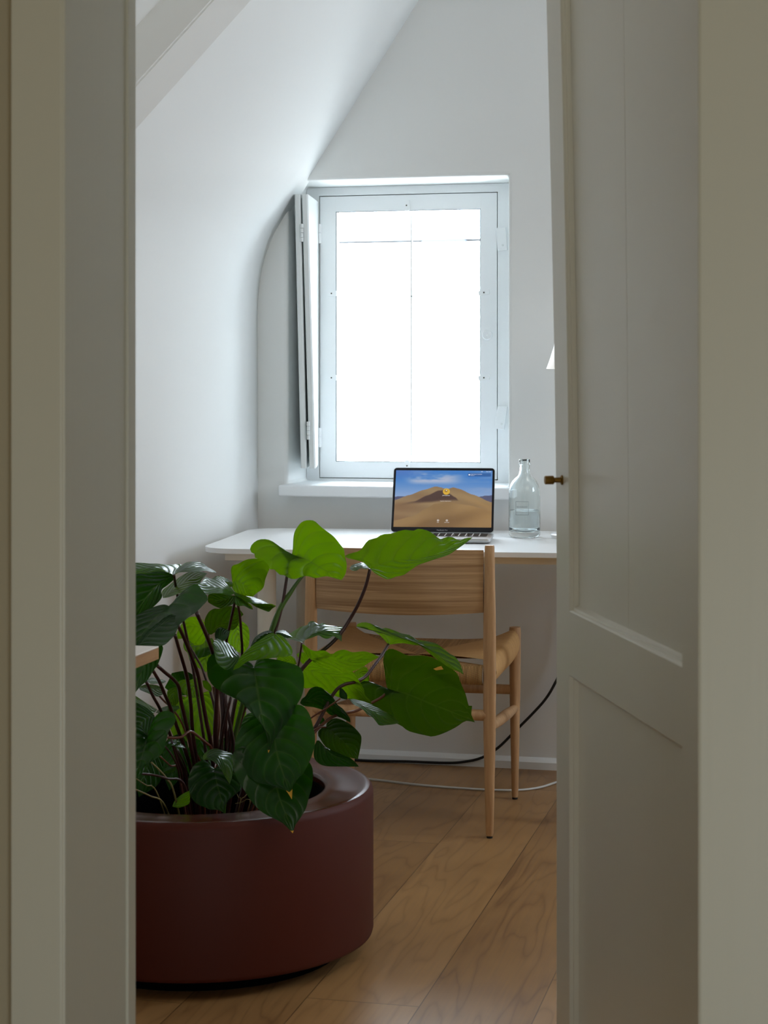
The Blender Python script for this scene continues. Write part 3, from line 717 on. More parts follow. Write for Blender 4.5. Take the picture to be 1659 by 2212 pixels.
for i in range(NU):
    for j in range(NV):
        f = bm.faces.new((g_[i][j], g_[i + 1][j], g_[i + 1][j + 1], g_[i][j + 1]))
        for lp_, (a, b2) in zip(f.loops, ((i, j), (i + 1, j), (i + 1, j + 1), (i, j + 1))): lp_[cl_] = cols[a][b2]
sm = Mt('laptop_screen', (.01, .01, .012, 1), .3); at_ = sm.n('VertexColor', layer_name='screen'); sm.l(at_.outputs[0], sm.b.inputs['Emission Color']); sm.set('Emission Strength', .82)
scr = link('screen', bm, sm.m, lid)
def emi(name, col, k=1.0):
    m = Mt(name, (.02, .02, .02, 1), .5); m.set('Emission Color', col); m.set('Emission Strength', k); return m.m
wht = emi('screen_text', (1, 1, 1, 1), .9); grey_t = emi('bezel_text', lin(150, 150, 155), .7)
def text(s, x, z, size, mat, parent, y=-.0006, align='CENTER', name='lettering'):
    cu = bpy.data.curves.new('t', 'FONT'); cu.body = s; cu.size = size; cu.align_x = align; cu.align_y = 'CENTER'; cu.extrude = .00005
    to = bpy.data.objects.new('t', cu); C.objects.link(to); dg = bpy.context.evaluated_depsgraph_get(); dg.update()
    me = bpy.data.meshes.new_from_object(to.evaluated_get(dg)); bpy.data.objects.remove(to)
    me.transform(Matrix.Translation((x, y, z)) @ Matrix.Rotation(math.pi / 2, 4, 'X')); me.materials.clear(); me.materials.append(mat)
    o = bpy.data.objects.new(name, me); C.objects.link(o); o.parent = parent; return o
sc_ = lambda u, v: (bx + SW * u, bzl + SH * v)
x, z = sc_(.53, .555); text('Jeff Steelmans', x, z, .0040, wht, lid)
x, z = sc_(.525, .458); text('Touch ID or Enter Password', x, z, .0028, wht, lid)
for u_, s_ in ((.455, 'Sleep'), (.545, 'Switch User')):
    x, z = sc_(u_, .083); text(s_, x, z, .0030, wht, lid)
    x, z = sc_(u_, .118); bm = bmesh.new()
    for r0, r1 in ((.0026, .0032),):
        vs0 = [bm.verts.new((x + r0 * math.cos(t), -.0006, z + r0 * math.sin(t))) for t in [k * math.pi / 12 for k in range(24)]]; vs1 = [bm.verts.new((x + r1 * math.cos(t), -.0006, z + r1 * math.sin(t))) for t in [k * math.pi / 12 for k in range(24)]]
        for k in range(24): bm.faces.new((vs0[k], vs0[(k + 1) % 24], vs1[(k + 1) % 24], vs1[k]))
    bmesh.ops.create_circle(bm, cap_ends=True, radius=.0012, segments=12, matrix=Matrix.Translation((x, -.0006, z)) @ Matrix.Rotation(math.pi / 2, 4, 'X'))
    link('icon', bm, wht, lid)
# round yellow picture above the user name, notification, status icons
x, z = sc_(.53, .625); bm = bmesh.new(); bmesh.ops.create_circle(bm, cap_ends=True, radius=.0105, segments=32, matrix=Matrix.Translation((x, -.0005, z)) @ Matrix.Rotation(math.pi / 2, 4, 'X')); link('user_picture', bm, emi('yellow_disc', lin(222, 176, 48), .85), lid)
bm = bmesh.new(); bmesh.ops.create_circle(bm, cap_ends=True, radius=.0045, segments=20, matrix=Matrix.Translation((x - .001, -.0008, z + .002)) @ Matrix.Rotation(math.pi / 2, 4, 'X')); link('icon', bm, emi('dark_yellow_disc', lin(168, 120, 30), .8), lid)
bm = bmesh.new(); bmesh.ops.create_circle(bm, cap_ends=True, radius=.0016, segments=14, matrix=Matrix.Translation((x, -.0010, z + .0035)) @ Matrix.Rotation(math.pi / 2, 4, 'X')); link('icon', bm, wht, lid)
x0, z0 = sc_(.745, .895); x1, z1 = sc_(.985, .955); L = [(x0 + a, z0 + b2) for a, b2 in rrect(x1 - x0, z1 - z0, .0025, 4)]
bm = bmesh.new(); prism(bm, [(a, -.0004, b2) for a, b2 in L], [(a, -.0002, b2) for a, b2 in L]); link('notification', bm, emi('blue_banner', lin(36, 92, 160), .9), lid)
text('Login Support Unavailable', x0 + .010, z0 + .0075, .0031, wht, lid, align='LEFT'); text('Recently', x0 + .010, z0 + .0035, .0028, wht, lid, align='LEFT')
bm = bmesh.new(); box(bm, x0 + .0025, x0 + .0045, -.0007, -.0005, z0 + .0035, z0 + .0075); box(bm, x0 + .0052, x0 + .0072, -.0007, -.0005, z0 + .0035, z0 + .0075); link('icon', bm, wht, lid)
x, z = sc_(.985, .981); text('Mon 12:48', x, z, .0034, wht, lid, align='RIGHT'); x, z = sc_(.90, .981); text('50%', x, z, .0034, wht, lid, align='RIGHT')
text('MacBook Pro', LW * .5, bzl * .42, .0058, grey_t, lid)

# ------------------------------------------------------------------ water bottle
bp = W((1133 - CX) / FP * 5.535, 5.535, dz + .0008)
bt = empty('glass_bottle', bp, 'clear glass bottle half full of water beside the laptop', 'bottle')
R = .0465
outer = [(0, .001), (.040, 0), (.0445, .003), (R, .010), (R, .128), (.0455, .140), (.0425, .152), (.037, .163), (.029, .172), (.0205, .179), (.0165, .187), (.0150, .197), (.0148, .212), (.0172, .213), (.0172, .2165), (.0158, .218), (.0165, .221), (.0158, .2235), (.0165, .226), (.0155, .229)]
inner = [(.0115, .229), (.0113, .20), (.0130, .187), (.0175, .177), (.026, .169), (.0345, .160), (.0402, .150), (.0432, .139), (.0440, .128), (.0440, .030), (.040, .020), (.02, .0155), (0, .015)]
bm = bmesh.new(); lathe(bm, outer + inner, 64); link('glass', bm, M['bottle'], bt, smooth=True)
wl = .078
bm = bmesh.new(); lathe(bm, [(0, .0152), (.02, .0157), (.0398, .0203), (.0438, .030), (.0438, wl), (.042, wl - .0008), (0, wl - .0008)], 64); link('water', bm, M['water'], bt, angle=50)
# printed square and lettering, bent round the far side of the glass
vd = (Vector((0, 0)) - Vector((bp.x, bp.y))).normalized(); va = math.atan2(vd.y, vd.x)
def on_glass(me_co, a_mid):
    a = a_mid + me_co[0] / (R + .0003); return Vector(((R + .0003) * math.cos(a), (R + .0003) * math.sin(a), me_co[1]))
am = va - .16; sq = .0195; bm = bmesh.new()
def strip(p, q, wd):
    n = 10; d = Vector((q[0] - p[0], q[1] - p[1])).normalized(); nn = Vector((-d.y, d.x)) * wd / 2; prev = None
    for i in range(n + 1):
        c0 = Vector((p[0] + (q[0] - p[0]) * i / n, p[1] + (q[1] - p[1]) * i / n)); e0 = bm.verts.new(on_glass(c0 + nn, am)); e1 = bm.verts.new(on_glass(c0 - nn, am))
        if prev: bm.faces.new((prev[0], e0, e1, prev[1]))
        prev = (e0, e1)
zc = .087
for p, q in (((-sq, zc - sq), (sq, zc - sq)), ((sq, zc - sq), (sq, zc + sq)), ((sq, zc + sq), (-sq, zc + sq)), ((-sq, zc + sq), (-sq, zc - sq))): strip(p, q, .0009)
link('print', bm, M['etch'], bt)
for s_, zz_, sz in (('DE KORIGHT', zc + .0035, .0056), ('WATER', zc - .0045, .0030)):
    o = text(s_, 0, 0, sz, M['etch'], bt, 0, name='print')
    for v in o.data.vertices: v.co = on_glass((v.co.x, v.co.z + zz_), am)

# ------------------------------------------------------------------ desk lamp, mostly behind the door
lx, lz_ = (1237 - CX) / FP * 5.50, 5.50
lm = empty('desk_lamp', W(lx, lz_, dz + .0006), 'white bell-shaped desk lamp glowing beside the open door', 'lamp')
bm = bmesh.new(); lathe(bm, [(0, 0), (.065, 0), (.065, .010), (.06, .014), (.012, .016), (0, .016)], 40); link('base', bm, M['desktop'], lm, angle=40)
bm = bmesh.new(); tube(bm, [(0, 0, .0155), (0, 0, .66)], .006, 12, 2); link('pole', bm, M['desktop'], lm)
sm_ = Mt('lamp_shade', lin(248, 248, 246), .6); sm_.set('Emission Color', (1, .98, .95, 1)); sm_.set('Emission Strength', .55)
bm = bmesh.new(); zb = .496
lathe(bm, [(.077, zb), (.066, zb + .03), (.056, zb + .062), (.047, zb + .10), (.036, zb + .135), (.022, zb + .16), (.007, zb + .17)], 40); o = link('shade', bm, sm_.m, lm, smooth=True)
k = o.modifiers.new('thick', 'SOLIDIFY'); k.thickness = .0015
bm = bmesh.new(); bmesh.ops.create_uvsphere(bm, u_segments=20, v_segments=12, radius=.022, matrix=Matrix.Translation((0.0, 0, zb + .085))); link('bulb', bm, emi('bulb_glow', (1, .94, .85, 1), 6), lm, smooth=True)

# ------------------------------------------------------------------ side table corner
t0 = at(343, 1396, 3.2)
tb = empty('side_table', (t0.x - .62, t0.y - .6, 0), 'corner of a pale-topped plywood table edging past the door jamb', 'table')
zt = t0.z
bm = bmesh.new(); box(bm, 0, .62, 0, .60, zt - .0025, zt, .0006, 1); link('tabletop', bm, M['shelf_top'], tb)
bm = bmesh.new(); box(bm, 0, .62, 0, .60, zt - .0215, zt - .0026); link('edge', bm, M['oak_edge'], tb)
for a, b2 in ((.05, .05), (.46, .05), (.05, .55), (.46, .55)):
    bm = bmesh.new(); tube(bm, [(a, b2, 0), (a, b2, zt - .022)], [.014, .019], 16, 2); link('leg', bm, M['oak_chair'], tb, smooth=True)

# ------------------------------------------------------------------ cords
bm = bmesh.new()
pts = [onZ(560, 1655, .006), onZ(700, 1648, .006)] + [onY(x, y, 5.745) for x, y in ((790, 1643), (880, 1645), (960, 1648), (1000, 1646), (1040, 1637))] + [onY(x, y, 5.74) for x, y in ((1075, 1616), (1110, 1582), (1150, 1542), (1180, 1508), (1202, 1470), (1225, 1420), (1240, 1340), (1245, 1236))]
pts[0].y = 5.74; pts[1].y = 5.745
tube(bm, pts, .0042, 10, 90); tag(link('power_cord', bm, M['black_rubber'], smooth=True), 'black power cord hanging from the desk and trailing along the skirting', 'cord')
bm = bmesh.new()
pts = [onZ(x, y, .0042) for x, y in ((690, 1672), (808, 1684), (900, 1695), (1000, 1703), (1080, 1707), (1130, 1706), (1170, 1700), (1204, 1689), (1260, 1672))]
tube(bm, pts, .0034, 10, 70); tag(link('cable', bm, M['white_cable'], smooth=True), 'thin white cable lying across the floorboards behind the chair', 'cable')

# ------------------------------------------------------------------ planter
pc = W(-.388, 3.992, 0); PR, PT = .366, .346
pl = empty('planter', pc, 'large round burgundy lacquered planter with a wide rim', 'planter')
bm = bmesh.new(); lathe(bm, [(PR - .045, .034), (PR - .008, .034), (PR - .002, .037), (PR, .044), (PR, PT - .016), (PR - .0025, PT - .007), (PR - .008, PT - .002)], 128); link('body', bm, M['planter'], pl, smooth=True)
bm = bmesh.new(); RI = .262
lathe(bm, [(PR - .0079, PT - .0018), (PR - .012, PT - .0006), (PR - .018, PT - .0006), (PR - .028, PT - .0025), (RI + .04, PT - .0035), (RI + .008, PT - .0048), (RI + .001, PT - .007), (RI, PT - .012), (RI, PT - .035)], 128); link('rim', bm, M['rim'], pl, smooth=True)
bm = bmesh.new(); lathe(bm, [(0, .0), (.30, .0), (.30, .036), (PR - .04, .0365)], 64); link('plinth', bm, M['liner'], pl, angle=40)
bm = bmesh.new(); lathe(bm, [(RI - .0005, PT - .020), (RI - .003, PT - .020), (RI - .016, .05), (0, .05)], 96); link('inner_pot', bm, M['liner'], pl, angle=40)
bm = bmesh.new(); sz = .205
for i in range(1):
    bmesh.ops.create_grid(bm, x_segments=40, y_segments=40, size=.25)
for v in bm.verts:
    r = math.hypot(v.co.x, v.co.y)
    if r > .001:
        k = max(abs(v.co.x), abs(v.co.y)) / r; v.co.x *= k * .98; v.co.y *= k * .98
    v.co.z = sz + .012 * fbm(v.co.x * 30 + 50, v.co.y * 30 + 50)
link('soil', bm, M['soil'], pl, smooth=True)

# ------------------------------------------------------------------ the heart-leaved plant
CR = W(-.375, 3.99, sz + .008)
plant = empty('potted_plant', CR, 'lush plant with glossy heart-shaped green leaves on dark red stalks', 'plant')
def P3d(px, py, z): return at(px, py, z)
def leaf(att, mid, tip, Lp, Rp, z0, z1, dl=0, dr=0, cup=0, bow=0, mat='leaf', cor=.0024, tipc=None, tn=0):
    """att/tip/mid: the midrib; Lp, Rp: the two margins between attachment and tip; z: depth of both ends; dl, dr: how far the margins lie behind (+) or in front (-)."""
    N, K = 40, 7
    v2 = lambda P: [Vector((a, b, 0)) for a, b in P]
    m_ = cr(v2([att] + list(mid) + [tip]), N + 1); l_ = cr(v2([att] + list(Lp) + [tip]), N + 1); r_ = cr(v2([att] + list(Rp) + [tip]), N + 1)
    def mid_at(s_):
        f = min(max(s_, 0), 1) ** 1.25 * N; i = min(int(f), N - 1); return m_[i].lerp(m_[i + 1], f - i), f / N
    mx = max(max((l_[i] - mid_at(i / N)[0]).length for i in range(N + 1)), max((r_[i] - mid_at(i / N)[0]).length for i in range(N + 1)), 1)
    bm = bmesh.new(); uvl = bm.loops.layers.uv.new('leaf'); V = []; U = []
    base = P3d(att[0], att[1], z0)
    for i in range(N + 1):
        s_ = i / N; c0, sm_ = mid_at(s_); row, ur = [], []
        for k in range(-K, K + 1):
            w_ = abs(k) / K; e_ = l_[i] if k < 0 else r_[i]; q = c0.lerp(e_, w_)
            d_ = (e_ - c0).length / mx; dd_ = dl if k < 0 else dr
            z = z0 + (z1 - z0) * sm_ + bow * math.sin(math.pi * sm_) + dd_ * w_ * d_ + cup * (w_ * d_) ** 2
            z += cor * d_ * math.sin(2 * math.pi * (s_ * 6.5 - 2.5 * w_ ** 1.15)) * w_ * (1.1 - .4 * w_)
            row.append(bm.verts.new(P3d(q.x, q.y, z) - base)); ur.append((s_, .5 + .5 * k / K))
        V.append(row); U.append(ur)
    for i in range(N):
        for k in range(2 * K):
            idx = ((i, k), (i, k + 1), (i + 1, k + 1), (i + 1, k))
            f = bm.faces.new([V[a][b] for a, b in idx]); f.smooth = True
            if i >= N - tn: f.material_index = 1
            for lp, (a, b) in zip(f.loops, idx): lp[uvl].uv = U[a][b]
    bmesh.ops.remove_doubles(bm, verts=bm.verts, dist=.00005)
    me = bpy.data.meshes.new('leaf'); bm.to_mesh(me); bm.free(); me.materials.append(M[mat]); me.materials.append(M['tip'])
    o = bpy.data.objects.new('leaf', me); C.objects.link(o); o.parent = plant; o.location = base - CR
    if tipc: o['label'] = tipc
    return o
def stalk(pts, zs, wd, mat='stem', name='stalk', label=None):
    n = len(pts); P = []
    for i, p in enumerate(pts):
        f = i / (n - 1) * (len(zs) - 1); k = min(int(f), len(zs) - 2); P.append(P3d(p[0], p[1], zs[k] + (zs[k + 1] - zs[k]) * (f - k)))
    if pts[-1][1] >= 1640:
        q = P[-1]; g0 = CR + Vector(((q.x - CR.x) * .6, (q.y - CR.y) * .6, 0)); P.append(Vector((g0.x, g0.y, CR.z + .004)))
    base = P[0]; bm = bmesh.new(); w0, w1 = (wd[:2] if isinstance(wd, tuple) else (wd * .78, wd))
    tube(bm, [p - base for p in P], [q / 2000 for q in (wd if isinstance(wd, tuple) and len(wd) > 2 else (w0, w1))], 10, len(P) * 6)
    o = link(name, bm, M[mat], plant, smooth=True); o.location = base - CR
    if label: o['label'] = label
    return o
D = 'leaf_dark'
# --- hanging leaves over the front of the pot
leaf((549, 1442), [(556, 1490), (566, 1550), (577, 1595)], (579.5, 1627), [(541, 1431), (525, 1424), (500, 1412), (470, 1408), (450, 1422), (447, 1443), (450, 1465), (462, 1483), (488, 1500), (514, 1512), (547, 1544), (568, 1568), (580, 1592), (578, 1612)], [(556, 1430), (570, 1423), (592, 1424), (622, 1431), (646, 1440), (654, 1452), (657, 1478), (652, 1503), (641, 1523), (625, 1554), (605, 1580), (592, 1600), (586, 1613)], 3.86, 3.70, .05, -.01, -.03, -.03, D, tipc='dark heart-shaped leaf with a thin yellow tip', tn=1)
leaf((589, 1556), [(592, 1590), (600, 1635), (618, 1690)], (630.5, 1727), [(575, 1545), (548, 1546), (520, 1575), (509, 1600), (508, 1622), (519, 1650), (530, 1668), (545, 1683), (558, 1691), (581, 1696), (600, 1699), (614, 1704), (624, 1716)], [(600, 1540), (630, 1524), (652, 1524), (668, 1542), (677, 1573), (681, 1596), (677, 1621), (668, 1646), (654, 1672), (646, 1680), (636, 1692), (632, 1704)], 3.78, 3.63, .04, -.01, -.03, -.02, D, tipc='dark heart-shaped leaf with a bright yellow tip', tn=3)
leaf((580, 1640), [(592, 1680), (606, 1730), (624, 1775)], (632.5, 1800), [(560, 1625), (525, 1612), (503, 1628), (504, 1652), (509, 1676), (528, 1708), (548, 1737), (567, 1755), (589, 1767), (609, 1777), (622, 1789)], [(600, 1630), (630, 1632), (660, 1641), (672, 1652), (676, 1669), (674, 1698), (667, 1723), (661, 1746), (649, 1767), (639, 1781)], 3.74, 3.605, .03, .02, -.02, -.02, D, cor=.003, tipc='dark ribbed leaf drooping over the planter rim', tn=1)
leaf((464, 1660), [(468, 1690), (478, 1725)], (486, 1757), [(455, 1652), (443, 1643), (432, 1644), (420, 1652), (413, 1663), (408, 1677), (406, 1690), (409, 1711), (416, 1727), (428, 1738), (443, 1744), (454, 1749), (472, 1750)], [(476, 1652), (492, 1652), (508, 1666), (517, 1685), (518, 1705), (511, 1714), (500, 1723), (489, 1735), (485, 1745)], 3.80, 3.70, .02, .02, -.02, -.01, D)
leaf((440, 1641), [(455, 1632), (475, 1634), (488, 1655), (493, 1675)], (496, 1694), [(438, 1634), (450, 1621), (468, 1617), (486, 1623), (502, 1629), (504, 1655), (501, 1678)], [(448, 1641.5), (457, 1643), (470, 1653), (480, 1665), (486, 1677), (492, 1687)], 3.78, 3.72, .06, -.04, 0, -.02, 'leaf')
leaf((372, 1742), [(390, 1727)], (409.5, 1708), [(376, 1732), (385, 1722), (398, 1713)], [(385, 1745), (402, 1740), (410, 1732)], 3.86, 3.80, .03, -.02)
# --- curled leaf in the middle
leaf((594, 1370), [(575, 1392), (548, 1412), (522, 1432)], (503, 1448), [(588, 1367), (575, 1373), (562, 1382), (550, 1390), (541, 1398), (530, 1408), (518, 1420), (509, 1434)], [(605, 1371), (618, 1380), (627, 1393), (632, 1407), (628, 1416), (608, 1420), (585, 1422), (563, 1425), (547, 1427), (533, 1430), (517, 1442)], 3.88, 3.80, -.03, .04, 0, -.01, 'leaf')
leaf((517, 1416), [(498, 1420), (480, 1410)], (460, 1389), [(508, 1402), (496, 1392), (484, 1385), (472, 1380), (464, 1382)], [(514, 1430), (503, 1440), (490, 1447), (478, 1441), (468, 1430), (463, 1410)], 3.80, 3.78, .08, -.05, .0, 0, 'leaf')
leaf((590, 1366), [(568, 1372)], (541, 1397), [(582, 1362), (566, 1366), (550, 1378)], [(588, 1372), (570, 1384), (552, 1395)], 3.95, 3.93, .03, 0, 0, 0, D)
leaf((594, 1367), [(607, 1368)], (632, 1376), [(600, 1362), (615, 1362)], [(604, 1374), (620, 1378)], 3.95, 3.97, .03, 0, 0, 0, D)
leaf((466, 1383), [(480, 1373)], (497, 1364), [(464, 1374), (465, 1365), (470, 1358), (479, 1355), (488, 1359)], [(474, 1384), (487, 1382), (493, 1373)], 3.86, 3.9, .02, 0, 0, 0, D)
# --- tall backlit leaves
leaf((628, 1204), [(653, 1205), (669, 1213), (693, 1227), (716, 1240)], (738, 1253), [(632, 1190), (633.5, 1165), (636, 1150), (642, 1139), (650, 1129), (659, 1124.5), (670, 1123.5), (679, 1125), (686, 1131), (697, 1141), (708, 1149), (722, 1160), (735, 1176), (743, 1187), (745, 1202), (749, 1220), (746, 1240)], [(618, 1197), (609, 1188), (599, 1177), (586, 1168), (573, 1164.5), (558, 1166), (545, 1175), (540, 1186), (542, 1193), (549, 1194), (551, 1205), (561, 1208), (572, 1214), (578, 1224), (584, 1230), (593, 1230.5), (603, 1241), (614, 1242.5), (624, 1249), (637, 1251), (650, 1246.5), (664, 1244.5), (679, 1249), (692, 1247), (705, 1244.5), (722, 1249)], 4.05, 4.02, -.03, .02, 0, -.02)
leaf((502, 1258), [(514, 1255), (528, 1264), (540, 1278)], (546, 1289), [(500, 1243), (499, 1230), (503, 1221.5), (514, 1218), (526, 1211.5), (538, 1207.5), (555, 1206.5), (568, 1208.5), (573, 1214), (579.5, 1220), (582, 1229), (578.5, 1237), (573, 1252), (570, 1267), (564, 1275), (555, 1281)], [(501, 1268), (506, 1277), (515, 1283), (530, 1287)], 3.99, 3.97, -.05, .03, 0, -.02)
leaf((501, 1257), [(485, 1256)], (458, 1250), [(490, 1250), (477, 1244.5), (467, 1244.5)], [(503, 1266), (490, 1268), (470, 1260)], 4.0, 4.0, .03, -.02)
leaf((799.5, 1229), [(831, 1216), (857, 1211), (904, 1208), (945, 1196), (990, 1178)], (1021, 1161), [(780, 1212), (745, 1204), (754, 1196), (768, 1193), (779, 1188), (788, 1175), (797, 1166), (813, 1162), (826, 1154.5), (846, 1152.5), (862, 1147), (880, 1144.3), (891, 1147.5), (902, 1142.5), (920, 1145), (934, 1151.5), (947, 1162.5), (955, 1165), (965, 1159), (979, 1160.5), (992, 1168), (1005, 1162.5)], [(804, 1233), (811, 1239), (827, 1248), (840, 1251.5), (856, 1245.5), (872, 1242), (885, 1233), (902, 1221.5), (918, 1215.5), (943, 1207), (968, 1199), (988, 1186), (1005, 1174)], 4.08, 4.26, -.08, .05, 0, -.02)
leaf((798, 1228), [(785, 1221), (770, 1224)], (755, 1228), [(786, 1215.5), (773, 1216.5), (760, 1221)], [(790, 1229), (779, 1227.5), (770, 1233), (761, 1233)], 4.08, 4.10, .05, -.03)
# --- long glossy leaf reaching sideways, with a green underside
leaf((508, 1281), [(480, 1270), (455, 1266)], (423, 1256.5), [(502, 1273), (496, 1267), (487, 1258.5), (477, 1253.5), (465, 1251), (453, 1250), (445, 1246), (440, 1251), (434, 1259)], [(496, 1286), (475, 1282), (459, 1281.5), (448, 1284), (438, 1277), (429, 1267)], 3.88, 3.84, .13, -.06, 0, 0, 'leaf', cor=.0026)
leaf((506, 1279), [(532, 1292), (565, 1303)], (597, 1308), [(515, 1281), (525, 1284.5), (545, 1289), (561, 1295), (575, 1301), (584, 1305.5)], [(507, 1286), (518, 1290.5), (530, 1299), (545, 1303.5), (560, 1304), (575, 1305)], 3.88, 3.93, .13, -.03, 0, 0, 'leaf', cor=.0026)
leaf((508, 1287), [(478, 1297)], (449, 1295), [(496, 1285), (475, 1281), (459, 1280), (450, 1286)], [(505, 1303), (492, 1310), (477, 1314), (463, 1309), (450, 1301)], 3.87, 3.85, -.02, -.04)
leaf((508, 1287), [(528, 1300)], (547, 1317), [(520, 1290), (532, 1299), (543, 1308)], [(507, 1302), (514, 1309), (527, 1309), (539, 1315)], 3.87, 3.88, -.02, -.04, tipc='green leaf underside with a pale pointed tip')
leaf((540, 1302), [(565, 1310)], (597, 1309), [(555, 1303), (575, 1304), (588, 1305)], [(548, 1308), (557, 1313), (572, 1319), (581, 1321.5), (588, 1315)], 3.91, 3.95, -.02, -.04)
leaf((450, 1369), [(475, 1350), (500, 1336)], (526, 1327), [(444, 1356), (442, 1341), (447, 1328), (453, 1320), (463, 1314.5), (473, 1315), (485, 1312), (498, 1309), (510, 1312), (519, 1318)], [(456, 1371), (465, 1365.5), (480, 1359), (495, 1360.5), (504, 1361), (511, 1355), (515, 1348), (519, 1336)], 4.02, 4.0, -.03, .04, 0, 0, 'leaf_mid')
leaf((510, 1344), [(514, 1375)], (524, 1413), [(500, 1350), (491, 1365), (490, 1380), (498, 1394), (510, 1406)], [(520, 1341), (530, 1347.5), (537, 1357), (539, 1375), (537.5, 1393), (532, 1404)], 4.15, 4.13, .03, -.02)
leaf((449, 1367), [(425, 1353), (400, 1358)], (379, 1381), [(446, 1354), (438, 1339), (425, 1332.5), (410, 1333), (400, 1340), (391, 1350), (383, 1366)], [(446, 1378), (440, 1389), (432, 1393.5), (421, 1393.5), (413, 1387), (402, 1379), (389, 1380)], 4.10, 4.08, -.03, .05)
leaf((458, 1378), [(435, 1390), (415, 1405)], (410, 1428), [(440, 1383), (420, 1384), (400, 1384), (396, 1392), (398, 1403), (405, 1411)], [(466, 1392), (460, 1408), (445, 1418), (425, 1422)], 4.16, 4.14, .02, -.02)
leaf((464, 1396), [(448, 1415), (440, 1435)], (446, 1452), [(445, 1398), (422, 1404), (413, 1418), (417, 1434), (434, 1446)], [(468, 1410), (464, 1428), (455, 1442)], 4.14, 4.12, .02, -.02)
# --- leaves at the door jamb side
leaf((376, 1243), [(340, 1226), (310, 1228)], (268, 1230), [(385, 1229), (393, 1219), (364, 1219.5), (340, 1217.5), (322, 1217), (288, 1216)], [(362, 1236), (340, 1234), (316, 1238), (291, 1239)], 3.80, 3.72, .12, -.05, 0, 0, 'leaf', cor=.0026)
leaf((376, 1243), [(405, 1226), (435, 1226)], (468, 1237), [(386, 1228), (397, 1217.5), (409, 1213.5), (422, 1213.5), (435, 1214.7), (449, 1225), (461, 1231.6)], [(384, 1237), (400, 1236), (418, 1236), (433, 1233.5), (446, 1233.5), (457, 1236)], 3.80, 3.88, .10, -.05)
leaf((374, 1243), [(340, 1265), (310, 1300)], (276, 1352), [(376, 1251), (362, 1264), (349, 1275), (350, 1290), (338, 1305), (322, 1318), (300, 1332)], [(362, 1235), (340, 1233), (316, 1237), (290, 1238), (268, 1258), (262, 1300)], 3.84, 3.76, .02, .02, 0, -.02, D)
leaf((352, 1292), [(378, 1272), (410, 1252)], (448, 1238.5), [(350, 1277), (364, 1265), (380, 1252.5), (393, 1243), (407, 1236.5), (428, 1233.5)], [(365, 1290), (388, 1281.5), (401, 1274), (417, 1265), (431, 1262), (436, 1252)], 3.84, 3.88, .10, -.05, -.02, -.02, 'leaf', cor=.0026)
leaf((369, 1311), [(345, 1325), (318, 1355)], (284, 1402), [(357, 1306), (345, 1307), (326, 1313.5), (300, 1326), (280, 1342), (270, 1372)], [(380, 1292), (393, 1278), (408, 1267), (424, 1261.5), (438, 1276), (448, 1288), (448.5, 1297), (440, 1306), (425, 1321.5), (410, 1331.5), (392, 1346), (365, 1366), (335, 1386), (305, 1402)], 3.76, 3.64, .06, -.05, -.03, -.02, D, cor=.0026)
leaf((298, 1397), [(325, 1368), (357, 1345)], (394, 1335), [(301, 1385), (315, 1366), (340, 1345.5), (357, 1332.5), (369, 1327.5), (381, 1329)], [(325, 1397), (353, 1394), (369, 1381), (377, 1372), (384, 1357), (388, 1346)], 3.62, 3.66, .05, -.04, -.02, 0, D, cor=.0026)
leaf((330, 1388), [(318, 1420), (302, 1462)], (285, 1506), [(305, 1384), (275, 1395), (262, 1430), (268, 1475)], [(345, 1388), (352, 1398), (351, 1408), (346, 1423), (340, 1437), (332, 1448), (326, 1458), (318, 1470), (304, 1482), (298, 1489)], 3.66, 3.58, .03, -.02, -.02, 0, D)
leaf((316, 1470), [(335, 1471)], (359, 1472), [(326, 1464), (338, 1465.5), (352, 1468.5)], [(326, 1477), (338, 1476.8), (352, 1476)], 3.78, 3.82, .05, -.03)
leaf((300, 1486), [(325, 1488)], (358, 1493), [(304, 1482), (316, 1478), (326, 1478), (340, 1480.6), (352, 1486)], [(304, 1491), (316, 1496), (331, 1502), (341, 1505), (350, 1501)], 3.80, 3.84, .03, -.03)
leaf((278, 1498), [(305, 1515)], (340, 1533), [(290, 1501.5), (302, 1509), (316, 1518.5), (328, 1525.5)], [(285, 1512), (291, 1519), (304, 1522), (314, 1529), (322, 1537), (329, 1543)], 3.74, 3.82, .04, -.03)
leaf((334, 1546), [(312, 1555)], (284, 1590), [(326, 1536), (310, 1525), (290, 1519), (274, 1540)], [(334, 1562), (322, 1588), (300, 1602)], 3.74, 3.68, 0, 0, 0, 0, D)
leaf((319, 1588), [(312, 1615), (302, 1650)], (290, 1685), [(311, 1576), (300, 1567), (283, 1568), (268, 1600), (270, 1650)], [(323, 1575), (330, 1556), (342, 1541), (357, 1536), (372, 1539), (379.5, 1551), (376, 1565), (366, 1577), (360, 1596), (354, 1618), (346, 1632), (329, 1644), (320, 1652), (313, 1663), (305, 1673)], 3.70, 3.62, .02, -.01, -.02, -.02, D)
leaf((398, 1502), [(388, 1480)], (371, 1454), [(378, 1502), (358, 1487), (357, 1483), (364, 1470)], [(418, 1495), (428, 1480), (424, 1464), (409, 1453), (396, 1449.5), (382, 1451.5)], 4.08, 4.06, .02, 0, 0, 0, D)
leaf((408, 1470), [(420, 1486)], (430, 1508), [(395, 1468), (384, 1475), (389, 1490), (400, 1501), (414, 1507)], [(425, 1465), (432, 1477), (435, 1490), (434, 1504)], 3.98, 3.95, .03, -.02)
leaf((380, 1484), [(374, 1505)], (369, 1528), [(369, 1487), (361, 1495), (364, 1512)], [(386, 1498), (386, 1515), (379, 1524)], 3.96, 3.95)
leaf((437, 1470), [(448, 1478)], (456, 1495), [(446, 1470.5), (454, 1478.5), (458, 1488)], [(440, 1484), (448, 1491)], 4.0, 3.99)
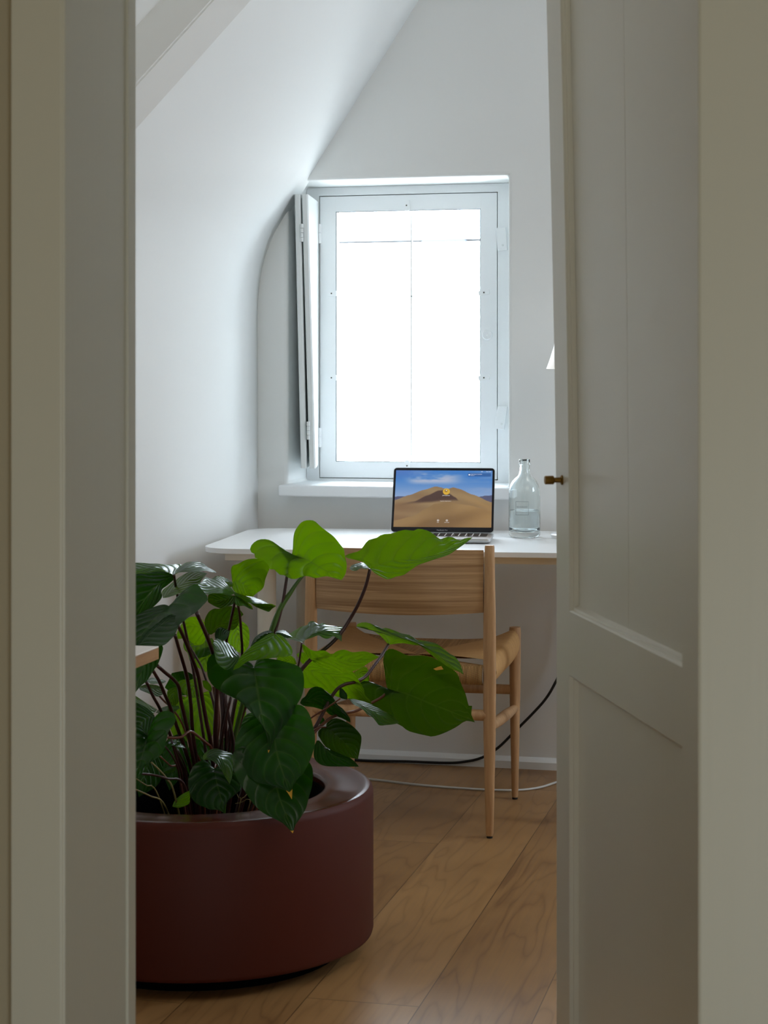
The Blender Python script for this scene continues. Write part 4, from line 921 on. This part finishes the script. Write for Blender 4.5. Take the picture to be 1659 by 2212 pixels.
leaf((336, 1540), [(358, 1533)], (388, 1530), [(343, 1532.5), (357, 1526), (372, 1524), (385, 1525)], [(348, 1541), (362, 1539), (376, 1538)], 3.86, 3.9, .03, -.02)
leaf((430, 1500), [(438, 1545)], (450, 1600), [(407, 1500), (390, 1530), (397, 1572), (425, 1596)], [(455, 1494), (463, 1530), (463, 1570), (458, 1590)], 4.18, 4.14, 0, 0)
leaf((385, 1500), [(392, 1550)], (402, 1602), [(368, 1510), (362, 1545), (375, 1590)], [(408, 1512), (420, 1550), (412, 1590)], 4.2, 4.16, 0, 0)
leaf((513, 1511), [(516, 1550)], (511, 1592), [(503, 1530), (501, 1560), (503, 1589)], [(520, 1517), (531, 1535), (530, 1547), (524, 1559), (518, 1576)], 4.12, 4.1, 0, 0)
leaf((560, 1546), [(540, 1568)], (514, 1602), [(540, 1540), (527, 1550), (518, 1576)], [(566, 1570), (555, 1595), (530, 1612)], 3.96, 3.9, 0, 0, 0, 0, D)
leaf((358, 1601), [(378, 1606)], (401.5, 1616), [(367, 1596.5), (380, 1598), (391, 1606)], [(368, 1609), (387, 1614)], 3.86, 3.88, .02, -.02, 0, 0)
leaf((352, 1668), [(366, 1662)], (382, 1654), [(360, 1658), (374, 1653)], [(362, 1671), (378, 1665)], 3.95, 3.96, .02, 0)
# --- leaves in front of the chair
leaf((652, 1389), [(675, 1370), (700, 1363), (722, 1367)], (738, 1386), [(646, 1386), (628, 1381), (617, 1377), (628.5, 1367), (640, 1359.5), (652, 1353), (663, 1350.5), (668, 1343), (677, 1341.5), (688, 1348.5), (697, 1345.5), (710, 1350), (729, 1353.5), (747, 1353.5), (745, 1361), (739, 1371)], [(659, 1382.5), (674, 1377.5), (688, 1372.5), (696, 1377), (705.5, 1380), (713, 1378), (720, 1374.5), (730, 1379.5)], 4.02, 4.08, .13, -.03, 0, 0, 'leaf', cor=.0026)
leaf((671, 1424), [(700, 1422), (750, 1428), (790, 1423)], (819.5, 1419), [(660, 1414), (655, 1405), (653.5, 1390.5), (668, 1401.5), (680, 1406), (700, 1405), (711, 1411), (718, 1413), (729, 1406), (743, 1403.3), (754, 1406.5), (762, 1409), (787, 1407), (802.5, 1411.5)], [(675, 1428), (682, 1434), (694, 1442), (710, 1446), (729, 1449), (743, 1455), (754, 1452), (769.5, 1447.5), (785, 1440), (798, 1431)], 4.06, 4.10, -.05, .06, 0, -.02)
leaf((655, 1447), [(690, 1452), (737, 1469), (775, 1492)], (804, 1523), [(660, 1436), (674, 1428), (695, 1440), (730, 1448), (758, 1449), (769.5, 1461), (779, 1476), (786, 1489), (789, 1502), (799, 1512)], [(654, 1465), (656, 1486), (678, 1484.5), (692, 1486), (704, 1492), (713, 1499), (733, 1506.5), (750, 1509), (765, 1511), (786, 1518.5)], 4.18, 4.12, -.04, .04, 0, -.02)
leaf((641, 1434), [(620, 1426)], (598, 1424), [(636, 1422), (627, 1416), (612, 1416), (600, 1421)], [(632, 1437), (612, 1437), (600, 1434)], 4.1, 4.1)
leaf((657, 1437), [(655, 1424)], (640, 1413), [(667, 1423), (661, 1413), (651, 1408)], [(650, 1430), (645, 1421)], 4.15, 4.12)
leaf((765, 1452), [(782, 1458)], (797, 1471), [(778, 1444), (790, 1440.5), (797, 1453)], [(767, 1462), (776, 1472)], 4.2, 4.18)
leaf((648, 1519), [(690, 1509), (725, 1528), (745, 1544)], (757, 1561), [(652, 1510), (660.5, 1503), (669, 1489), (682, 1483), (695, 1486), (705, 1494.5), (715.5, 1503), (724, 1513), (729, 1522), (739, 1529.5), (748, 1540), (756, 1552)], [(657, 1525), (678, 1528), (692, 1532), (704, 1536.5), (713, 1544), (735, 1550)], 4.12, 4.08, -.02, .03, 0, -.02, D)
leaf((752, 1509), [(788, 1526), (824, 1546)], (862, 1562), [(766, 1510), (779, 1513.5), (793.5, 1517.5), (815, 1528.5), (830, 1536), (842, 1542), (854.5, 1551)], [(764.5, 1522), (776, 1528), (786, 1535), (794, 1544), (805, 1550), (814, 1561), (820, 1567), (838, 1566), (851, 1564.5)], 4.02, 3.98, .06, -.05, 0, 0, 'leaf')
leaf((735, 1484), [(741, 1495)], (750, 1511), [(743, 1491), (750, 1501)], [(733, 1494), (734, 1506), (742, 1510)], 4.0, 4.0, 0, 0, 0, 0, D)
leaf((688, 1548), [(693, 1556)], (700, 1568), [(697, 1549), (702, 1558)], [(687, 1556), (692, 1566)], 4.1, 4.1, 0, 0, 0, 0, D)
leaf((838.5, 1491), [(855, 1493.5), (887, 1502), (929, 1520), (971, 1536), (1005, 1550)], (1026, 1560.5), [(834, 1478), (832.5, 1463), (828, 1430), (829, 1418), (833, 1407), (844, 1401), (861, 1406.5), (881, 1416), (912, 1416), (937, 1421.5), (962, 1437), (986, 1453), (996, 1477), (1006, 1500), (1013, 1525.5), (1020, 1525), (1018, 1543)], [(833, 1489), (815, 1480), (800.5, 1472.5), (782, 1472), (774, 1484), (788, 1506), (812, 1536), (845, 1557), (868, 1568.5), (880, 1578), (895, 1583), (919, 1588.5), (934, 1591), (957, 1584.5), (985, 1571), (1006, 1557.5)], 4.16, 4.08, -.06, .05, 0, -.03, 'leaf_mid', tipc='large leaf with a small brown-yellow blemish')
leaf((838.5, 1392.5), [(860, 1378), (895, 1387), (930, 1404), (966, 1430)], (1001, 1457), [(826, 1378), (812, 1366), (785, 1354.5), (768, 1353), (777, 1345.5), (796, 1345), (812, 1354.5), (822.5, 1358), (833, 1356), (850, 1361), (869.5, 1369), (885, 1371), (895, 1381), (915, 1384), (942, 1390), (957.5, 1401), (973, 1413), (984.5, 1419.5), (996, 1438)], [(848, 1391.7), (870, 1389.5), (895, 1393.3), (910, 1395.5), (925.5, 1409.5), (944, 1424.5), (962.5, 1440), (978, 1446.5), (991, 1451)], 4.22, 4.12, .10, -.04, 0, -.02, 'leaf', cor=.0026)
leaf((704.5, 1571), [(722, 1585), (745, 1605), (762, 1625)], (773, 1640), [(706, 1562), (715, 1554.5), (724, 1551.5), (733, 1553), (743, 1557), (760, 1567), (776, 1583), (781, 1595), (778, 1617.5)], [(696, 1572), (688, 1579), (687, 1588), (691, 1595), (702.5, 1612), (715, 1620), (732, 1627), (750, 1635)], 4.06, 4.00, -.02, .03, 0, -.02, 'leaf_mid')
leaf((684, 1600), [(715, 1628), (745, 1642)], (775.5, 1656), [(690, 1600), (701, 1612), (710, 1617.5), (727, 1623.5), (746, 1631), (759, 1639), (768, 1647)], [(678, 1615), (680, 1640), (700, 1654), (740, 1656)], 4.06, 3.99, .0, .0, 0, 0, D, cor=.0004)
for a_, m0, t_, l0, r0, zz_ in (((385, 1585), (376, 1640), (366, 1708), [(360, 1600), (346, 1650)], [(405, 1605), (402, 1660)], 4.16), ((432, 1590), (436, 1650), (444, 1715), [(410, 1605), (405, 1665)], [(458, 1610), (466, 1670)], 4.18),
                            ((492, 1592), (504, 1650), (520, 1712), [(468, 1605), (474, 1665)], [(520, 1610), (538, 1665)], 4.14), ((330, 1610), (318, 1660), (300, 1722), [(306, 1615), (286, 1660)], [(352, 1630), (345, 1690)], 4.02)):
    leaf(a_, [m0], t_, l0, r0, zz_, zz_ - .03, .01, .01, 0, 0, D)
# blemish on the large leaf
bm = bmesh.new(); pts = [(936, 1445), (946, 1440.5), (953, 1438.5), (958, 1446), (950, 1447), (942, 1448)]
b0 = at(946, 1443, 4.03); bm.faces.new([bm.verts.new(at(x, y, 4.035 + .0 * i) - b0) for i, (x, y) in enumerate(pts)]); o = link('leaf_blemish', bm, M['tip'], plant); o.location = b0 - CR

# --- stalks: top to crown
stalk([(628, 1205), (620, 1245), (611, 1300), (600, 1345), (592, 1370), (575, 1420), (540, 1500), (510, 1590), (490, 1680)], (4.05, 4.02, 4.0), 8.5)
stalk([(668, 1213), (664, 1232), (643, 1257), (626, 1282), (610, 1306), (597, 1335), (588, 1362), (580, 1385), (560, 1430), (525, 1520), (495, 1660)], (4.05, 4.04, 4.02, 4.0), (2.5, 11, 15, 13, 11, 9, 8, 8), 'spear', 'rolled_leaf')
stalk([(376, 1243), (378, 1258), (384, 1290), (400, 1360), (416, 1440), (432, 1540), (450, 1680)], (3.80, 3.92, 3.98), 7)
stalk([(424, 1322), (440, 1358), (455, 1395), (464, 1428), (469, 1470), (467, 1530), (465, 1590), (468, 1690)], (3.80, 3.90, 3.97), (8.5, 10.5))
stalk([(384, 1350), (400, 1384), (416, 1425), (428, 1460), (437, 1510), (446, 1560), (456, 1610), (462, 1690)], (3.74, 3.88, 3.96), 9.5)
stalk([(378, 1372), (386, 1400), (395, 1430), (405, 1468), (412, 1520), (416, 1580), (430, 1690)], (3.74, 3.86, 3.95), 9)
stalk([(404, 1386), (420, 1414), (435, 1440), (444, 1465), (455, 1497), (465, 1540), (470, 1600), (470, 1690)], (4.06, 4.02), 6.5)
stalk([(340, 1438), (357, 1453), (374, 1467), (386, 1484), (391, 1515), (400, 1555), (410, 1600), (425, 1690)], (3.68, 3.82, 3.93), 9)
stalk([(330, 1448), (344, 1472), (355, 1498), (367, 1526), (382, 1570), (400, 1620), (418, 1690)], (3.68, 3.84, 3.95), 8.5)
stalk([(316, 1473), (330, 1503), (346, 1532), (362, 1572), (380, 1625), (405, 1690)], (3.66, 3.84, 3.95), 7.5)
stalk([(343, 1502), (355, 1515), (367, 1526), (385, 1548), (400, 1580), (420, 1650)], (3.85, 3.95), 5, 'stem_brown')
stalk([(450, 1369), (452, 1390), (462, 1430), (478, 1520), (480, 1680)], (4.02, 4.02), 5.5)
stalk([(509, 1290), (502, 1325), (494, 1362), (488, 1392), (486, 1450), (488, 1560), (485, 1690)], (3.87, 3.95, 4.0), 7.5)
stalk([(511, 1290), (518, 1330), (521, 1370), (523, 1412), (516, 1480), (500, 1570), (490, 1690)], (3.87, 3.98, 4.0), 7)
stalk([(799.5, 1229), (790, 1266), (774, 1305), (756, 1337), (735, 1369), (710, 1395), (672, 1424), (655, 1442), (625, 1480), (580, 1560), (530, 1690)], (4.08, 4.10, 4.08, 4.04), (7.5, 11.5))
stalk([(838.5, 1392), (826, 1414), (811, 1434), (790, 1461), (768, 1473), (746, 1478), (727, 1490), (712, 1513), (695, 1545), (677, 1577), (640, 1620), (570, 1690)], (4.22, 4.12, 4.08, 4.05), (7, 9.5))
stalk([(838.5, 1491), (826, 1505), (805, 1517), (786, 1528), (765, 1537), (740, 1541), (718, 1549), (700, 1562), (678, 1583), (630, 1640), (580, 1690)], (4.16, 4.10, 4.05), 8, 'stem_brown')
stalk([(735, 1509), (705, 1530), (672, 1551), (640, 1580), (560, 1690)], (4.0, 4.05), 4.5, 'stem_brown')
stalk([(704.5, 1571), (692, 1571), (678, 1577), (640, 1610), (570, 1690)], (4.06, 4.04), 4.5, 'stem_brown')
stalk([(652, 1389), (649, 1410), (645, 1435), (630, 1490), (590, 1580), (540, 1690)], (4.02, 4.05, 4.02), 5.5)
stalk([(362, 1593), (378, 1594), (392, 1592), (401, 1585), (409, 1580), (418, 1583), (430, 1592), (447, 1606), (458, 1620), (470, 1680)], (3.82, 3.86, 3.93), 6.5, 'stem_brown')
stalk([(462, 1483), (468, 1520), (472, 1560), (465, 1620), (462, 1690)], (4.0, 4.0), 10, 'stem_brown')
stalk([(478, 1490), (482, 1540), (478, 1600), (474, 1690)], (3.98, 3.99), 9.5)
stalk([(499, 1505), (488, 1550), (479, 1600), (466, 1690)], (3.94, 3.96), 8)
stalk([(508, 1510), (500, 1555), (490, 1605), (482, 1690)], (4.02, 4.0), 8)
stalk([(484, 1495), (491, 1535), (500, 1580), (505, 1620), (502, 1690)], (3.96, 3.97), 9)
stalk([(464, 1660), (466, 1650), (470, 1640), (480, 1690)], (3.80, 3.88), 4, 'stem_brown')
stalk([(300, 1671), (330, 1674), (360, 1682), (400, 1700)], (3.72, 3.84), 6)
stalk([(326, 1646), (345, 1664), (360, 1682), (376, 1712)], (3.8, 3.84), 4.5, 'stem_pale', label='yellowish dry stalk')
stalk([(294, 1682), (315, 1696), (340, 1714)], (3.74, 3.8), 3, 'stem_pale')
stalk([(290, 1704), (325, 1720), (356, 1740)], (3.74, 3.8), 4, 'stem_pale')
stalk([(346, 1634), (368, 1654), (387, 1671)], (3.8, 3.9), 4, 'stem_brown')
stalk([(357, 1612), (374, 1636), (385, 1662), (390, 1700)], (3.85, 3.9), 4.5)
stalk([(370, 1598), (382, 1640), (392, 1670), (396, 1705)], (3.86, 3.92), 6)
stalk([(411, 1600), (422, 1625), (432, 1645), (440, 1690)], (3.93, 3.95), 6, 'stem_brown')
stalk([(384, 1620), (400, 1655), (406, 1700)], (3.95, 3.97), 4.5)
stalk([(512, 1715), (516, 1725), (519, 1733)], (3.78, 3.78), 1.6, 'stem_pale')
stalk([(534, 1715), (525, 1725), (519, 1734)], (3.78, 3.78), 1.6, 'stem_pale')
stalk([(508, 1736), (520, 1734), (540, 1734)], (3.78, 3.78), 1.6, 'stem_pale')
